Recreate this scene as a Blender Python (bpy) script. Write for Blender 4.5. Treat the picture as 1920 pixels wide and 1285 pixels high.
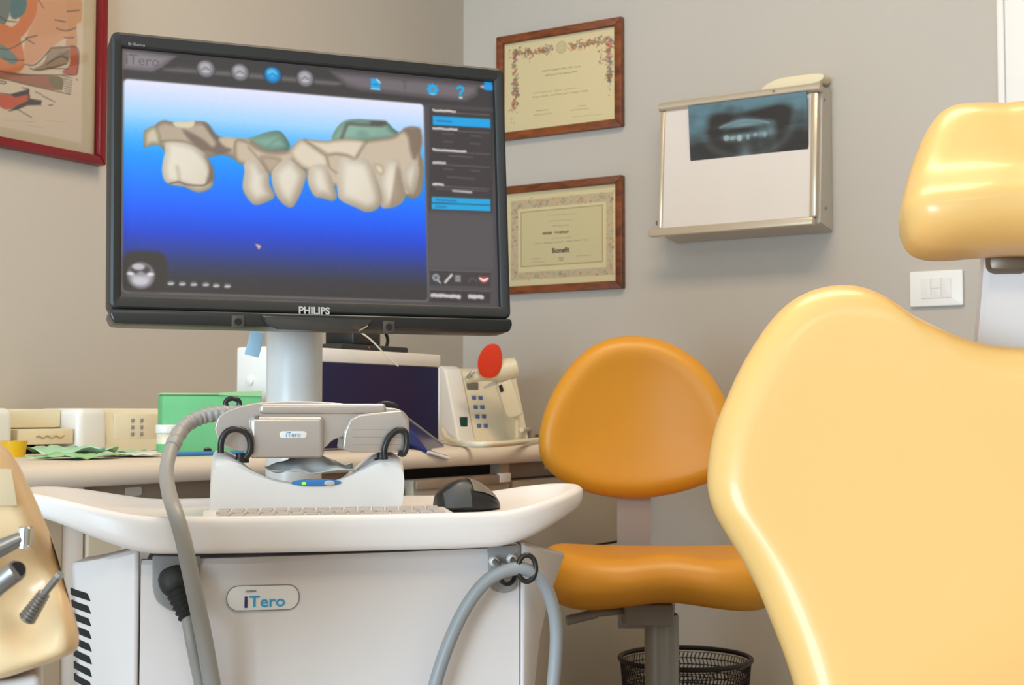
import bpy, bmesh, math, random
import numpy as np
from mathutils import Vector, Matrix

for _o in list(bpy.data.objects):
    bpy.data.objects.remove(_o, do_unlink=True)
S = bpy.context.scene
COL = S.collection
PI = math.pi

# ---------------------------------------------------------------- camera, world, lights, exposure
CAM = np.array([2.190, -3.218, 0.87])
FPX, YAW, PITCH = 2650.0, math.radians(32.25), math.radians(2.85)
cd = bpy.data.cameras.new('camera'); cam = bpy.data.objects.new('camera', cd); COL.objects.link(cam)
cd.sensor_width = 36.0; cd.lens = FPX / 1920 * 36.0
cd.clip_start = 0.02
cam.location = CAM; cam.rotation_euler = (PI / 2 + PITCH, 0, YAW)
cd.dof.use_dof = True; cd.dof.focus_distance = 1.68; cd.dof.aperture_fstop = 18.0
S.camera = cam
S.view_settings.view_transform = 'Standard'
try: S.view_settings.look = 'None'
except Exception: pass
S.view_settings.exposure = 0.0
S.view_settings.gamma = 1.0
S.view_settings.use_curve_mapping = False
S.cycles.max_bounces = 5; S.cycles.diffuse_bounces = 3; S.cycles.glossy_bounces = 2; S.cycles.transmission_bounces = 2; S.cycles.transparent_max_bounces = 6
S.cycles.caustics_reflective = False; S.cycles.caustics_refractive = False
W = bpy.data.worlds.new('world'); S.world = W; W.use_nodes = True
W.node_tree.nodes['Background'].inputs[0].default_value = (0.75, 0.87, 1.0, 1)
W.node_tree.nodes['Background'].inputs[1].default_value = 0.6

def area(name, loc, rot, sx, sy, power, color):
    l = bpy.data.lights.new(name, 'AREA'); l.shape = 'RECTANGLE'; l.size = sx; l.size_y = sy
    l.energy = power; l.color = color
    o = bpy.data.objects.new(name, l); COL.objects.link(o); o.location = loc; o.rotation_euler = rot
    return o
RX, RY, RZ = 4.2, -6.0, 2.75          # the room: x 0..RX, y RY..0, ceiling RZ
# daylight entering through the window opening behind the camera, and two warm ceiling panels
area('window_daylight', (1.45, RY + 0.02, 0.95), (PI / 2, 0, 0), 2.1, 1.7, 212, (0.60, 0.81, 1.0))
area('ceiling_tubes_front', (1.35, -1.55, RZ - 0.075), (0, 0, 0), 1.2, 0.5, 24, (1.0, 0.78, 0.53))
area('ceiling_tubes_back', (2.9, -4.1, RZ - 0.075), (0, 0, 0), 1.2, 0.5, 14, (1.0, 0.78, 0.53))

# ---------------------------------------------------------------- helpers: measuring
_R = np.array([math.cos(YAW), math.sin(YAW), 0]); _F0 = np.array([-math.sin(YAW), math.cos(YAW), 0]); _Z = np.array([0, 0, 1.])
_F = _F0 * math.cos(PITCH) + _Z * math.sin(PITCH); _U = _Z * math.cos(PITCH) - _F0 * math.sin(PITCH)
def ray(x, y): return _R * (x - 960) / FPX + _U * (642.5 - y) / FPX + _F
def at(x, y, d): return CAM + ray(x, y) * d                       # measured point at a known distance
def hit(x, y, p, n):
    r = ray(x, y); p = np.array(p, float); n = np.array(n, float)
    return CAM + r * (((p - CAM) @ n) / (r @ n))                   # measured point on a known plane
class Frame:                                                       # a thing's own axes: x right, y back, z up
    def __init__(s, o, deg, tilt=0.0):
        a = math.radians(deg); t = math.radians(tilt)
        s.o = np.array(o, float); s.X = np.array([math.cos(a), math.sin(a), 0]); y0 = np.array([-math.sin(a), math.cos(a), 0])
        s.Y = y0 * math.cos(t) - _Z * math.sin(t); s.Zv = _Z * math.cos(t) + y0 * math.sin(t); s.rot = (-t, 0, a)
    def local(s, w):
        d = np.array(w) - s.o; return (d @ s.X, d @ s.Y, d @ s.Zv)
    def px(s, x, y, yl=0.0):                                       # (x, z) in the plane local y = yl
        l = s.local(hit(x, y, s.o + s.Y * yl, s.Y)); return (l[0], l[2])
    def pts(s, ps, yl=0.0): return [s.px(x, y, yl) for x, y in ps]

# ---------------------------------------------------------------- helpers: objects
def link(o, parent=None):
    COL.objects.link(o)
    if parent is not None: o.parent = parent
    return o
def thing(name, label, cat, loc=(0, 0, 0), rot=(0, 0, 0), group=None):
    o = bpy.data.objects.new(name, None); o.empty_display_size = 0.05; COL.objects.link(o)
    o.location = loc; o.rotation_euler = rot; o.rotation_mode = 'XYZ'
    tag(o, label, cat, group); return o
def fthing(name, label, cat, fr, group=None):
    o = thing(name, label, cat, group=group)
    M = Matrix(((fr.X[0], fr.Y[0], fr.Zv[0], fr.o[0]), (fr.X[1], fr.Y[1], fr.Zv[1], fr.o[1]), (fr.X[2], fr.Y[2], fr.Zv[2], fr.o[2]), (0, 0, 0, 1)))
    o.matrix_world = M; return o
def tag(o, label, cat, group=None):
    o['label'] = label; o['category'] = cat
    if group: o['group'] = group
    return o
def finish(me, smooth=True, ang=38):
    if smooth:
        for p in me.polygons: p.use_smooth = True
        try: me.set_sharp_from_angle(angle=math.radians(ang))
        except Exception: pass
def obj(name, vf, m, parent=None, smooth=True, ang=38, label=None):
    me = bpy.data.meshes.new(name)
    if isinstance(vf, bmesh.types.BMesh):
        vf.to_mesh(me); vf.free()
    else:
        v, f = vf; me.from_pydata([tuple(map(float, p)) for p in v], [], [tuple(map(int, q)) for q in f])
        bm = bmesh.new(); bm.from_mesh(me); bmesh.ops.recalc_face_normals(bm, faces=bm.faces); bm.to_mesh(me); bm.free()
    me.update(); finish(me, smooth, ang)
    if m: me.materials.append(m)
    o = bpy.data.objects.new(name, me); link(o, parent)
    if label: o['label'] = label
    return o
def struct(name, vf, m, parent=None, **k):
    o = obj(name, vf, m, parent, **k)
    if parent is None: o['kind'] = 'structure'
    return o
def join(*parts):
    V, F = [], []
    for v, f in parts:
        b = len(V); V += [tuple(p) for p in v]; F += [tuple(i + b for i in q) for q in f]
    return V, F
def to_vf(bm):
    bm.verts.ensure_lookup_table(); bm.verts.index_update()
    r = ([tuple(v.co) for v in bm.verts], [tuple(v.index for v in f.verts) for f in bm.faces]); bm.free(); return r
def rbox(c, s, r=0.0, seg=2):
    bm = bmesh.new(); bmesh.ops.create_cube(bm, size=1)
    for v in bm.verts: v.co = Vector((v.co.x * s[0] + c[0], v.co.y * s[1] + c[1], v.co.z * s[2] + c[2]))
    if r > 0: bmesh.ops.bevel(bm, geom=list(bm.edges), offset=min(r, min(s) * 0.48), segments=seg, affect='EDGES', profile=0.5)
    return to_vf(bm)
def bbox(x0, x1, y0, y1, z0, z1, r=0.0, seg=2):
    return rbox(((x0 + x1) / 2, (y0 + y1) / 2, (z0 + z1) / 2), (abs(x1 - x0), abs(y1 - y0), abs(z1 - z0)), r, seg)
def prism(poly, y0, y1, r=0.0, seg=3, axis='y'):
    bm = bmesh.new(); vs = [bm.verts.new((x, y0, z)) for x, z in poly]; f = bm.faces.new(vs)
    e = bmesh.ops.extrude_face_region(bm, geom=[f]); nv = [g for g in e['geom'] if isinstance(g, bmesh.types.BMVert)]
    for v in nv: v.co.y = y1
    bmesh.ops.recalc_face_normals(bm, faces=bm.faces)
    if r > 0:
        ed = [q for q in bm.edges if len(q.link_faces) == 2 and q.calc_face_angle(0) > math.radians(32)]
        bmesh.ops.bevel(bm, geom=ed, offset=r, segments=seg, affect='EDGES', profile=0.5, clamp_overlap=True)
    v, f = to_vf(bm)
    if axis == 'x': v = [(b, a, c) for a, b, c in v]
    if axis == 'z': v = [(a, c, b) for a, b, c in v]
    return v, f
def crom(P, n=6, closed=False):
    P = [np.array(p, float) for p in P]; N = len(P); out = []
    rng = range(N) if closed else range(N - 1)
    for i in rng:
        if closed: p0, p1, p2, p3 = P[i - 1], P[i], P[(i + 1) % N], P[(i + 2) % N]
        else: p0, p1, p2, p3 = P[max(i - 1, 0)], P[i], P[i + 1], P[min(i + 2, N - 1)]
        for k in range(n):
            t = k / n
            out.append(0.5 * ((2 * p1) + (-p0 + p2) * t + (2 * p0 - 5 * p1 + 4 * p2 - p3) * t * t + (-p0 + 3 * p1 - 3 * p2 + p3) * t ** 3))
    if not closed: out.append(P[-1])
    return out
def rrect(x0, x1, z0, z1, r, n=6):
    o = []
    for cx, cz, a0 in ((x1 - r, z1 - r, 0), (x0 + r, z1 - r, 90), (x0 + r, z0 + r, 180), (x1 - r, z0 + r, 270)):
        for k in range(n + 1):
            a = math.radians(a0 + 90 * k / n); o.append((cx + r * math.cos(a), cz + r * math.sin(a)))
    return o
def ell(cx, cz, rx, rz, n=32): return [(cx + rx * math.cos(2 * PI * k / n), cz + rz * math.sin(2 * PI * k / n)) for k in range(n)]
def loft(rings, cap=True, closed=True):
    V, F = [], []; n = len(rings[0])
    for r in rings: V += [tuple(p) for p in r]
    for i in range(len(rings) - 1):
        for k in range(n if closed else n - 1):
            a, b = i * n + k, i * n + (k + 1) % n; F.append((a, b, b + n, a + n))
    if cap and closed: F.append(tuple(range(n))[::-1]); F.append(tuple(range((len(rings) - 1) * n, len(rings) * n)))
    return V, F
def tube(P, r, n=12, sub=6, closed=False, cap=True):
    Q = crom(P, sub, closed) if sub else [np.array(p, float) for p in P]
    m = len(Q); rad = r if callable(r) else (lambda t: r)
    rings = []; up = None
    for i, p in enumerate(Q):
        a = Q[i - 1] if (i > 0 or closed) else p; b = Q[(i + 1) % m] if (i < m - 1 or closed) else p
        t = b - a; t = t / (np.linalg.norm(t) + 1e-12)
        if up is None:
            up = np.cross(t, [0.3, 0.5, 0.8]); up /= np.linalg.norm(up)
        up = up - t * (up @ t); up /= np.linalg.norm(up); s = np.cross(t, up)
        R = rad(i / max(m - 1, 1))
        rings.append([p + R * (up * math.cos(2 * PI * k / n) + s * math.sin(2 * PI * k / n)) for k in range(n)])
    if closed: rings.append(rings[0]); return loft(rings, cap=False)
    return loft(rings, cap)
def lathe(prof, n=32, c=(0, 0, 0), cap=True):
    return loft([[(c[0] + r * math.cos(2 * PI * k / n), c[1] + r * math.sin(2 * PI * k / n), c[2] + z) for k in range(n)] for r, z in prof], cap)
def along(prof, a, b, n=20):                     # turned profile [(radius, t 0..1)] around the line a-b
    a = np.array(a, float); b = np.array(b, float); t = (b - a) / np.linalg.norm(b - a)
    u = np.cross(t, [0.31, 0.52, 0.79]); u /= np.linalg.norm(u); s = np.cross(t, u)
    return loft([[a + (b - a) * q + R * (u * math.cos(2 * PI * k / n) + s * math.sin(2 * PI * k / n)) for k in range(n)] for R, q in prof])
def pillow(out, T, r, dome=0.0, fn=None, back=0.5, nin=10, na=7):
    P = np.array([(p[0], p[1]) for p in out]); c = (P.max(0) + P.min(0)) / 2
    D = P - c; L = np.linalg.norm(D, axis=1); n = len(P)
    prof = []
    for k in range(na):
        a = PI / 2 * k / (na - 1); prof.append((r * (1 - math.cos(a)), math.sin(a), 0.0))
    for k in range(1, nin): prof.append((None, 1.0, k / nin))
    def half(sgn, th, dm):
        rr = []
        for d, y, t in prof:
            dd = (np.full(n, d) if d is not None else r + t * (L - r))
            q = c + D * (1 - np.minimum(dd, L) / L)[:, None]
            yy = sgn * (th * y + (dm * (1 - (1 - t) ** 2) if d is None else 0))
            rr.append([(q[i, 0], yy, q[i, 1]) for i in range(n)])
        return rr, (c[0], sgn * (th + dm), c[1])
    fr, fc = half(-1, T * (1 - back), dome); bk, bc = half(1, T * back, dome * 0.3)
    rings = fr[::-1] + bk[1:]
    V, F = loft(rings, cap=False)
    V.append(fc); i0 = len(V) - 1; V.append(bc); i1 = len(V) - 1; last = (len(rings) - 1) * n
    for k in range(n):
        F.append((i0, (k + 1) % n, k)); F.append((i1, last + k, last + (k + 1) % n))
    if fn: V = [fn(*v) for v in V]
    return V, F
def text(name, body, size, loc, m, parent, fr=None, extrude=0.0004, align='CENTER', bold=0.0, sx=1.0):
    cu = bpy.data.curves.new(name, 'FONT'); cu.body = body; cu.size = size; cu.align_x = align; cu.extrude = extrude; cu.offset = bold
    cu.resolution_u = 3
    t = bpy.data.objects.new(name, cu); COL.objects.link(t); dg = bpy.context.evaluated_depsgraph_get(); dg.update()
    me = bpy.data.meshes.new_from_object(t.evaluated_get(dg)); bpy.data.objects.remove(t, do_unlink=True)
    for v in me.vertices: x, y, z = v.co; v.co = (loc[0] + x * sx, loc[1] - z, loc[2] + y)
    me.materials.clear(); me.materials.append(m); me.name = name
    return link(bpy.data.objects.new(name, me), parent)

# ---------------------------------------------------------------- helpers: materials
def lin(c): return tuple((x / 255 / 12.92 if x / 255 <= 0.04045 else ((x / 255 + 0.055) / 1.055) ** 2.4) for x in c)
def mat(name, rgb, rough=0.5, metal=0.0, var=0.04, scale=8.0, bump=0.0, bscale=200.0, spec=0.5, coat=0.0, emit=None, es=1.0, rvar=0.08):
    m = bpy.data.materials.new(name); m.use_nodes = True; nt = m.node_tree; N = nt.nodes; L = nt.links
    b = N['Principled BSDF']; c = lin(rgb)
    tc = N.new('ShaderNodeTexCoord'); nz = N.new('ShaderNodeTexNoise'); nz.inputs['Scale'].default_value = scale; nz.inputs['Detail'].default_value = 4
    L.new(tc.outputs['Object'], nz.inputs['Vector'])
    cr = N.new('ShaderNodeValToRGB'); e = cr.color_ramp.elements
    e[0].position = 0.3; e[1].position = 0.7
    e[0].color = tuple(x * (1 - var) for x in c) + (1,); e[1].color = tuple(min(1, x * (1 + var)) for x in c) + (1,)
    L.new(nz.outputs['Fac'], cr.inputs['Fac']); L.new(cr.outputs['Color'], b.inputs['Base Color'])
    mr = N.new('ShaderNodeMapRange'); mr.inputs['To Min'].default_value = max(0.02, rough * (1 - rvar)); mr.inputs['To Max'].default_value = min(1, rough * (1 + rvar))
    L.new(nz.outputs['Fac'], mr.inputs['Value']); L.new(mr.outputs['Result'], b.inputs['Roughness'])
    b.inputs['Metallic'].default_value = metal; b.inputs['Specular IOR Level'].default_value = spec; b.inputs['Coat Weight'].default_value = coat
    if bump:
        n2 = N.new('ShaderNodeTexNoise'); n2.inputs['Scale'].default_value = bscale; L.new(tc.outputs['Object'], n2.inputs['Vector'])
        bp = N.new('ShaderNodeBump'); bp.inputs['Strength'].default_value = bump; bp.inputs['Distance'].default_value = 0.002
        L.new(n2.outputs['Fac'], bp.inputs['Height']); L.new(bp.outputs['Normal'], b.inputs['Normal'])
    if emit: m.cycles.emission_sampling = 'NONE'; b.inputs['Emission Color'].default_value = lin(emit) + (1,); b.inputs['Emission Strength'].default_value = es
    return m
def wood(name, a, b_, rough=0.4):
    m = mat(name, a, rough, var=0); nt = m.node_tree; N = nt.nodes; cr = [n for n in N if n.type == 'VALTORGB'][0]; nz = [n for n in N if n.type == 'TEX_NOISE'][0]
    nz.inputs['Scale'].default_value = 14; nz.inputs['Detail'].default_value = 8; nz.inputs['Distortion'].default_value = 1.2
    mp = N.new('ShaderNodeMapping'); mp.inputs['Scale'].default_value = (1, 4, 3); tc = [n for n in N if n.type == 'TEX_COORD'][0]
    nt.links.new(tc.outputs['Object'], mp.inputs['Vector']); nt.links.new(mp.outputs['Vector'], nz.inputs['Vector'])
    cr.color_ramp.elements[0].color = lin(b_) + (1,); cr.color_ramp.elements[1].color = lin(a) + (1,); return m
def glass(name, tint=(1, 1, 1), refl=0.06, rough=0.03):
    m = bpy.data.materials.new(name); m.use_nodes = True; nt = m.node_tree; N = nt.nodes; N.clear(); L = nt.links
    out = N.new('ShaderNodeOutputMaterial'); mx = N.new('ShaderNodeMixShader'); tr = N.new('ShaderNodeBsdfTransparent'); gl = N.new('ShaderNodeBsdfGlossy')
    tr.inputs['Color'].default_value = tuple(tint) + (1,); gl.inputs['Roughness'].default_value = rough
    lw = N.new('ShaderNodeLayerWeight'); lw.inputs['Blend'].default_value = 0.25
    mr = N.new('ShaderNodeMapRange'); mr.inputs['To Min'].default_value = refl; mr.inputs['To Max'].default_value = 0.7
    L.new(lw.outputs['Fresnel'], mr.inputs['Value']); L.new(mr.outputs['Result'], mx.inputs[0]); L.new(tr.outputs[0], mx.inputs[1]); L.new(gl.outputs[0], mx.inputs[2]); L.new(mx.outputs[0], out.inputs[0])
    return m
def printed(name, emit=0.0, rough=0.6):          # a printed or glowing face: colours stored on the panel itself
    m = bpy.data.materials.new(name); m.use_nodes = True; nt = m.node_tree; N = nt.nodes; L = nt.links; b = N['Principled BSDF']
    a = N.new('ShaderNodeAttribute'); a.attribute_name = 'print'
    b.inputs['Roughness'].default_value = rough
    if emit:
        m.cycles.emission_sampling = 'NONE'
        b.inputs['Base Color'].default_value = (0.012, 0.012, 0.013, 1); L.new(a.outputs['Color'], b.inputs['Emission Color']); b.inputs['Emission Strength'].default_value = emit
    else: L.new(a.outputs['Color'], b.inputs['Base Color'])
    return m

class Panel:                                       # a flat printed panel: fill shapes, then build a fine grid that carries the colours
    def __init__(s, w, h, nx, ny, base):           # panel coordinates: x 0..w to the right, z 0..h up (metres)
        s.w, s.h, s.nx, s.ny = w, h, nx, ny
        gx, gz = np.meshgrid(np.linspace(0, w, nx + 1), np.linspace(0, h, ny + 1)); s.x = gx.ravel(); s.z = gz.ravel()
        s.c = np.tile(np.array(base, float), (len(s.x), 1)); s.px = w / nx
    def sd(s, P):                                  # signed distance to a closed outline, positive inside, over its bounding box
        P = np.array(P, float); pad = 4 * s.px
        idx = np.where((s.x > P[:, 0].min() - pad) & (s.x < P[:, 0].max() + pad) & (s.z > P[:, 1].min() - pad) & (s.z < P[:, 1].max() + pad))[0]
        x, z = s.x[idx], s.z[idx]; d = np.full(len(idx), 1e9); ins = np.zeros(len(idx), bool); Q = np.roll(P, -1, 0)
        for (ax, az), (bx, bz) in zip(P, Q):
            ex, ez = bx - ax, bz - az; l2 = ex * ex + ez * ez + 1e-18
            t = np.clip(((x - ax) * ex + (z - az) * ez) / l2, 0, 1); d = np.minimum(d, (x - ax - t * ex) ** 2 + (z - az - t * ez) ** 2)
            if abs(ez) > 1e-12:
                cnd = ((az > z) != (bz > z)) & (x < ex * (z - az) / ez + ax); ins ^= cnd
        return idx, np.where(ins, 1, -1) * np.sqrt(d)
    def put(s, idx, a, col): s.c[idx] = s.c[idx] * (1 - a[:, None]) + np.array(col, float) * a[:, None]
    def fill(s, P, col, soft=1.0, edge=None, ew=4.0, alpha=1.0, sm=0, dirn=None):
        if sm: P = [tuple(p) for p in crom(P, sm, True)]
        idx, d = s.sd(P)
        if not len(idx): return
        w = max(soft * s.px, 1e-9); a = np.clip(d / w + 0.5, 0, 1) * alpha
        cc = np.tile(np.array(col, float), (len(idx), 1))
        if edge is not None:
            k = np.clip(d / (ew * s.px), 0, 1); k = k * k * (3 - 2 * k)
            if dirn is not None:
                c0 = np.array(P).mean(0); g = np.clip(((s.x[idx] - c0[0]) * dirn[0] + (s.z[idx] - c0[1]) * dirn[1]) / (np.ptp(np.array(P), 0).max() * 0.5) * 0.5 + 0.5, 0, 1)
                k = 1 - (1 - k) * (0.35 + 0.65 * g); k = k * (1 - 0.25 * g * g)
            cc = np.array(edge, float) * (1 - k[:, None]) + cc * k[:, None]
        s.c[idx] = s.c[idx] * (1 - a[:, None]) + cc * a[:, None]
    def stroke(s, P, wd, col, alpha=1.0, soft=1.0):
        P = np.array(P, float); pad = wd + 3 * s.px
        idx = np.where((s.x > P[:, 0].min() - pad) & (s.x < P[:, 0].max() + pad) & (s.z > P[:, 1].min() - pad) & (s.z < P[:, 1].max() + pad))[0]
        if not len(idx): return
        x, z = s.x[idx], s.z[idx]; d = np.full(len(idx), 1e9)
        for (ax, az), (bx, bz) in zip(P[:-1], P[1:]):
            ex, ez = bx - ax, bz - az; t = np.clip(((x - ax) * ex + (z - az) * ez) / (ex * ex + ez * ez + 1e-18), 0, 1)
            d = np.minimum(d, (x - ax - t * ex) ** 2 + (z - az - t * ez) ** 2)
        a = np.clip((wd / 2 - np.sqrt(d)) / (soft * s.px) + 0.5, 0, 1) * alpha; s.put(idx, a, col)
    def dot(s, cx, cz, rx, rz, col, alpha=1.0, soft=1.0, **k): s.fill(ell(cx, cz, rx, rz, 20), col, soft, alpha=alpha, **k)
    def build(s, name, m, parent, at_=(0, 0, 0), axes='xz', thick=0.0):
        n = s.nx + 1; V = [(at_[0] + x, at_[1], at_[2] + z) for x, z in zip(s.x, s.z)]
        if axes == 'yz': V = [(at_[0], at_[1] + x, at_[2] + z) for x, z in zip(s.x, s.z)]
        F = [(j * n + i, j * n + i + 1, (j + 1) * n + i + 1, (j + 1) * n + i) for j in range(s.ny) for i in range(s.nx)]
        me = bpy.data.meshes.new(name); me.from_pydata(V, [], F); me.update()
        at2 = me.color_attributes.new('print', 'FLOAT_COLOR', 'POINT')
        c = np.clip(s.c, 0, 255) / 255; l = np.where(c <= 0.04045, c / 12.92, ((c + 0.055) / 1.055) ** 2.4)
        buf = np.ones((len(l), 4), np.float32); buf[:, :3] = l; at2.data.foreach_set('color', buf.ravel())
        me.materials.append(m); return link(bpy.data.objects.new(name, me), parent)
random.seed(7); rng = np.random.default_rng(5)
# ---------------------------------------------------------------- materials
M = dict(
    wall=mat('wall_paint', (192, 183, 172), 0.9, var=0.015, scale=2, bump=0.12, bscale=350),
    ceil=mat('ceiling_paint', (232, 228, 220), 0.9, var=0.01),
    floor=mat('floor_vinyl', (150, 138, 124), 0.45, var=0.05, scale=5),
    trim=mat('white_lacquer', (232, 226, 220), 0.4, var=0.01),
    cart=mat('cart_shell', (226, 217, 212), 0.42, var=0.012, scale=4),
    cart2=mat('cart_tray_shell', (240, 232, 227), 0.32, var=0.012, scale=4),
    cradle=mat('cradle_shell', (242, 240, 237), 0.35, var=0.01),
    pole=mat('pole_lacquer', (214, 212, 206), 0.3, var=0.01),
    beige=mat('cabinet_laminate', (196, 180, 156), 0.5, var=0.02),
    counter=mat('counter_laminate', (226, 212, 196), 0.35, var=0.015),
    grip=mat('grip_strip', (150, 130, 112), 0.5, var=0.03),
    dark=mat('dark_gap', (20, 18, 17), 0.8, var=0.0),
    black=mat('black_plastic', (30, 30, 30), 0.35, var=0.05),
    blackm=mat('black_matte', (38, 38, 37), 0.55, var=0.04, bump=0.1, bscale=900),
    bezel=mat('monitor_bezel', (34, 34, 32), 0.5, var=0.05, bump=0.08, bscale=900),
    bezel2=mat('monitor_lower_bezel', (34, 34, 33), 0.32, var=0.05),
    smoke=mat('smoked_glass', (52, 48, 44), 0.08, var=0.03, coat=0.6),
    silver=mat('silver_paint', (196, 186, 178), 0.28, metal=0.55, var=0.02),
    silver2=mat('silver_print', (205, 202, 196), 0.35, metal=0.3, var=0.02),
    chrome=mat('chrome', (205, 205, 205), 0.14, metal=1.0, var=0.01),
    steel=mat('steel', (150, 148, 146), 0.3, metal=0.9, var=0.05),
    grey=mat('grey_plastic', (150, 147, 144), 0.45, var=0.02),
    hose=mat('hose_grey', (156, 152, 146), 0.42, var=0.02),
    cable=mat('cable_grey', (150, 152, 153), 0.42, var=0.02),
    chair=mat('chair_vinyl', (226, 180, 108), 0.36, var=0.012, scale=3, bump=0.03, bscale=700, coat=0.12),
    stool=mat('stool_vinyl', (222, 152, 40), 0.42, var=0.02, scale=3, bump=0.03, bscale=700),
    post=mat('stool_post', (190, 182, 176), 0.4, metal=0.2, var=0.02),
    column=mat('stool_column', (150, 148, 142), 0.35, metal=0.3, var=0.03),
    unit=mat('dental_unit_shell', (226, 192, 146), 0.33, var=0.012, scale=4),
    unit2=mat('dental_unit_panel', (210, 186, 148), 0.5, var=0.015),
    redfr=mat('red_lacquer', (116, 10, 16), 0.3, var=0.05),
    matb=mat('mat_board', (222, 204, 170), 0.8, var=0.02),
    woodf=wood('walnut_frame', (146, 78, 34), (96, 46, 18)),
    woodf2=wood('burl_frame', (138, 72, 32), (84, 40, 18)),
    fglass=glass('picture_glass', refl=0.025),
    paper=printed('printed_paper'), film=printed('xray_film', rough=0.25), poster=printed('printed_artwork', rough=0.7),
    screen=printed('lit_screen', emit=1.0, rough=0.25),
    ink=mat('brown_ink', (120, 98, 62), 0.7, var=0), ink2=mat('black_ink', (78, 66, 44), 0.7, var=0),
    woodprint=mat('pale_brown_print', (182, 158, 112), 0.7, var=0),
    sensor=mat('sensor_window', (74, 66, 58), 0.4, var=0.03),
    lboxs=mat('viewer_housing', (200, 190, 176), 0.4, metal=0.1, var=0.02),
    lboxr=mat('viewer_rail', (206, 190, 166), 0.3, metal=0.4, var=0.04, scale=3),
    lboxp=mat('opal_panel', (226, 216, 208), 0.35, var=0.008),
    cream=mat('cream_plastic', (232, 216, 180), 0.45, var=0.02),
    cream2=mat('cream_device', (238, 228, 200), 0.4, var=0.015),
    white=mat('white_plastic', (238, 234, 228), 0.35, var=0.01),
    green=mat('green_paper', (112, 190, 132), 0.8, var=0.05, scale=20),
    green2=mat('green_paper_light', (158, 206, 146), 0.8, var=0.04, scale=20),
    mint=mat('mint_foil', (168, 214, 178), 0.6, var=0.08, scale=30),
    yellow=mat('yellow_plastic', (222, 176, 8), 0.4, var=0.02),
    navy=mat('navy_glass', (22, 22, 72), 0.3, var=0.1, scale=3, spec=0.3),
    navy2=mat('navy_flap', (24, 34, 96), 0.2, var=0.05),
    blue=mat('blue_plastic', (60, 130, 200), 0.4, var=0.03),
    paleblue=mat('pale_blue_plastic', (168, 202, 222), 0.5, var=0.03),
    tissue=mat('tissue_grey', (240, 240, 236), 0.9, var=0.04),
    blueink=mat('blue_print', (52, 160, 208), 0.5, var=0), navyink=mat('navy_print', (48, 46, 92), 0.5, var=0), greyink=mat('grey_print', (120, 122, 132), 0.5, var=0),
    led=mat('green_led', (120, 220, 30), 0.4, var=0, emit=(150, 255, 40), es=1.2), redled=mat('red_led', (200, 10, 20), 0.4, var=0, emit=(255, 20, 30), es=1.0),
    orange=mat('orange_shield', (222, 54, 4), 0.25, var=0.02),
    keys=mat('key_print', (186, 180, 176), 0.6, var=0.03),
    lcd=mat('grey_lcd', (120, 116, 104), 0.3, var=0.02), tealsw=mat('teal_switch', (20, 72, 60), 0.3, var=0.05), bluekey=mat('blue_key', (96, 120, 178), 0.5, var=0.05),
    bin=mat('bin_wire', (52, 44, 40), 0.45, metal=0.4, var=0.05),
    brownm=mat('brown_bracket', (112, 94, 74), 0.4, metal=0.4, var=0.05),
    shell=mat('chair_back_shell', (214, 204, 198), 0.4, var=0.01),
    tubeglow=mat('tube_diffuser', (250, 245, 232), 0.5, var=0.0, emit=(255, 236, 205), es=3.0),
)

# ---------------------------------------------------------------- the room
struct('floor', bbox(0, RX, RY, 0, -0.05, 0), M['floor'], smooth=False)
struct('ceiling', bbox(0, RX, RY, 0, RZ, RZ + 0.05), M['ceil'], smooth=False)
struct('wall_left', bbox(-0.1, 0, RY, 0.1, 0, RZ), M['wall'], smooth=False)
# right wall with a door opening from x 1.53
DX0, DX1, DZ = 1.53, 2.35, 2.08
struct('wall_right', join(bbox(0, DX0, 0, 0.1, 0, RZ), bbox(DX1, RX + 0.1, 0, 0.1, 0, RZ), bbox(DX0, DX1, 0, 0.1, DZ, RZ)), M['wall'], smooth=False)
struct('wall_side', bbox(RX, RX + 0.1, RY, 0, 0, RZ), M['wall'], smooth=False)
wx0, wx1, wz0, wz1 = 0.4, 2.5, 0.1, 1.8
struct('wall_back', join(bbox(-0.1, wx0, RY - 0.1, RY, 0, RZ), bbox(wx1, RX + 0.1, RY - 0.1, RY, 0, RZ), bbox(wx0, wx1, RY - 0.1, RY, 0, wz0), bbox(wx0, wx1, RY - 0.1, RY, wz1, RZ)), M['wall'], smooth=False)
win = bpy.data.objects.new('window_1', None); COL.objects.link(win); win['kind'] = 'structure'
obj('window_frame', join(bbox(wx0, wx1, RY - 0.09, RY - 0.03, wz0, wz0 + 0.05), bbox(wx0, wx1, RY - 0.09, RY - 0.03, wz1 - 0.05, wz1), bbox(wx0, wx0 + 0.05, RY - 0.09, RY - 0.03, wz0 + 0.05, wz1 - 0.05), bbox(wx1 - 0.05, wx1, RY - 0.09, RY - 0.03, wz0 + 0.05, wz1 - 0.05), bbox(1.42, 1.48, RY - 0.09, RY - 0.03, wz0 + 0.05, wz1 - 0.05)), M['trim'], win, smooth=False)
for a, b in ((wx0 + 0.05, 1.42), (1.48, wx1 - 0.05)):
    obj('pane', bbox(a, b, RY - 0.065, RY - 0.06, wz0 + 0.05, wz1 - 0.05), M['fglass'], win, smooth=False)
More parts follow.
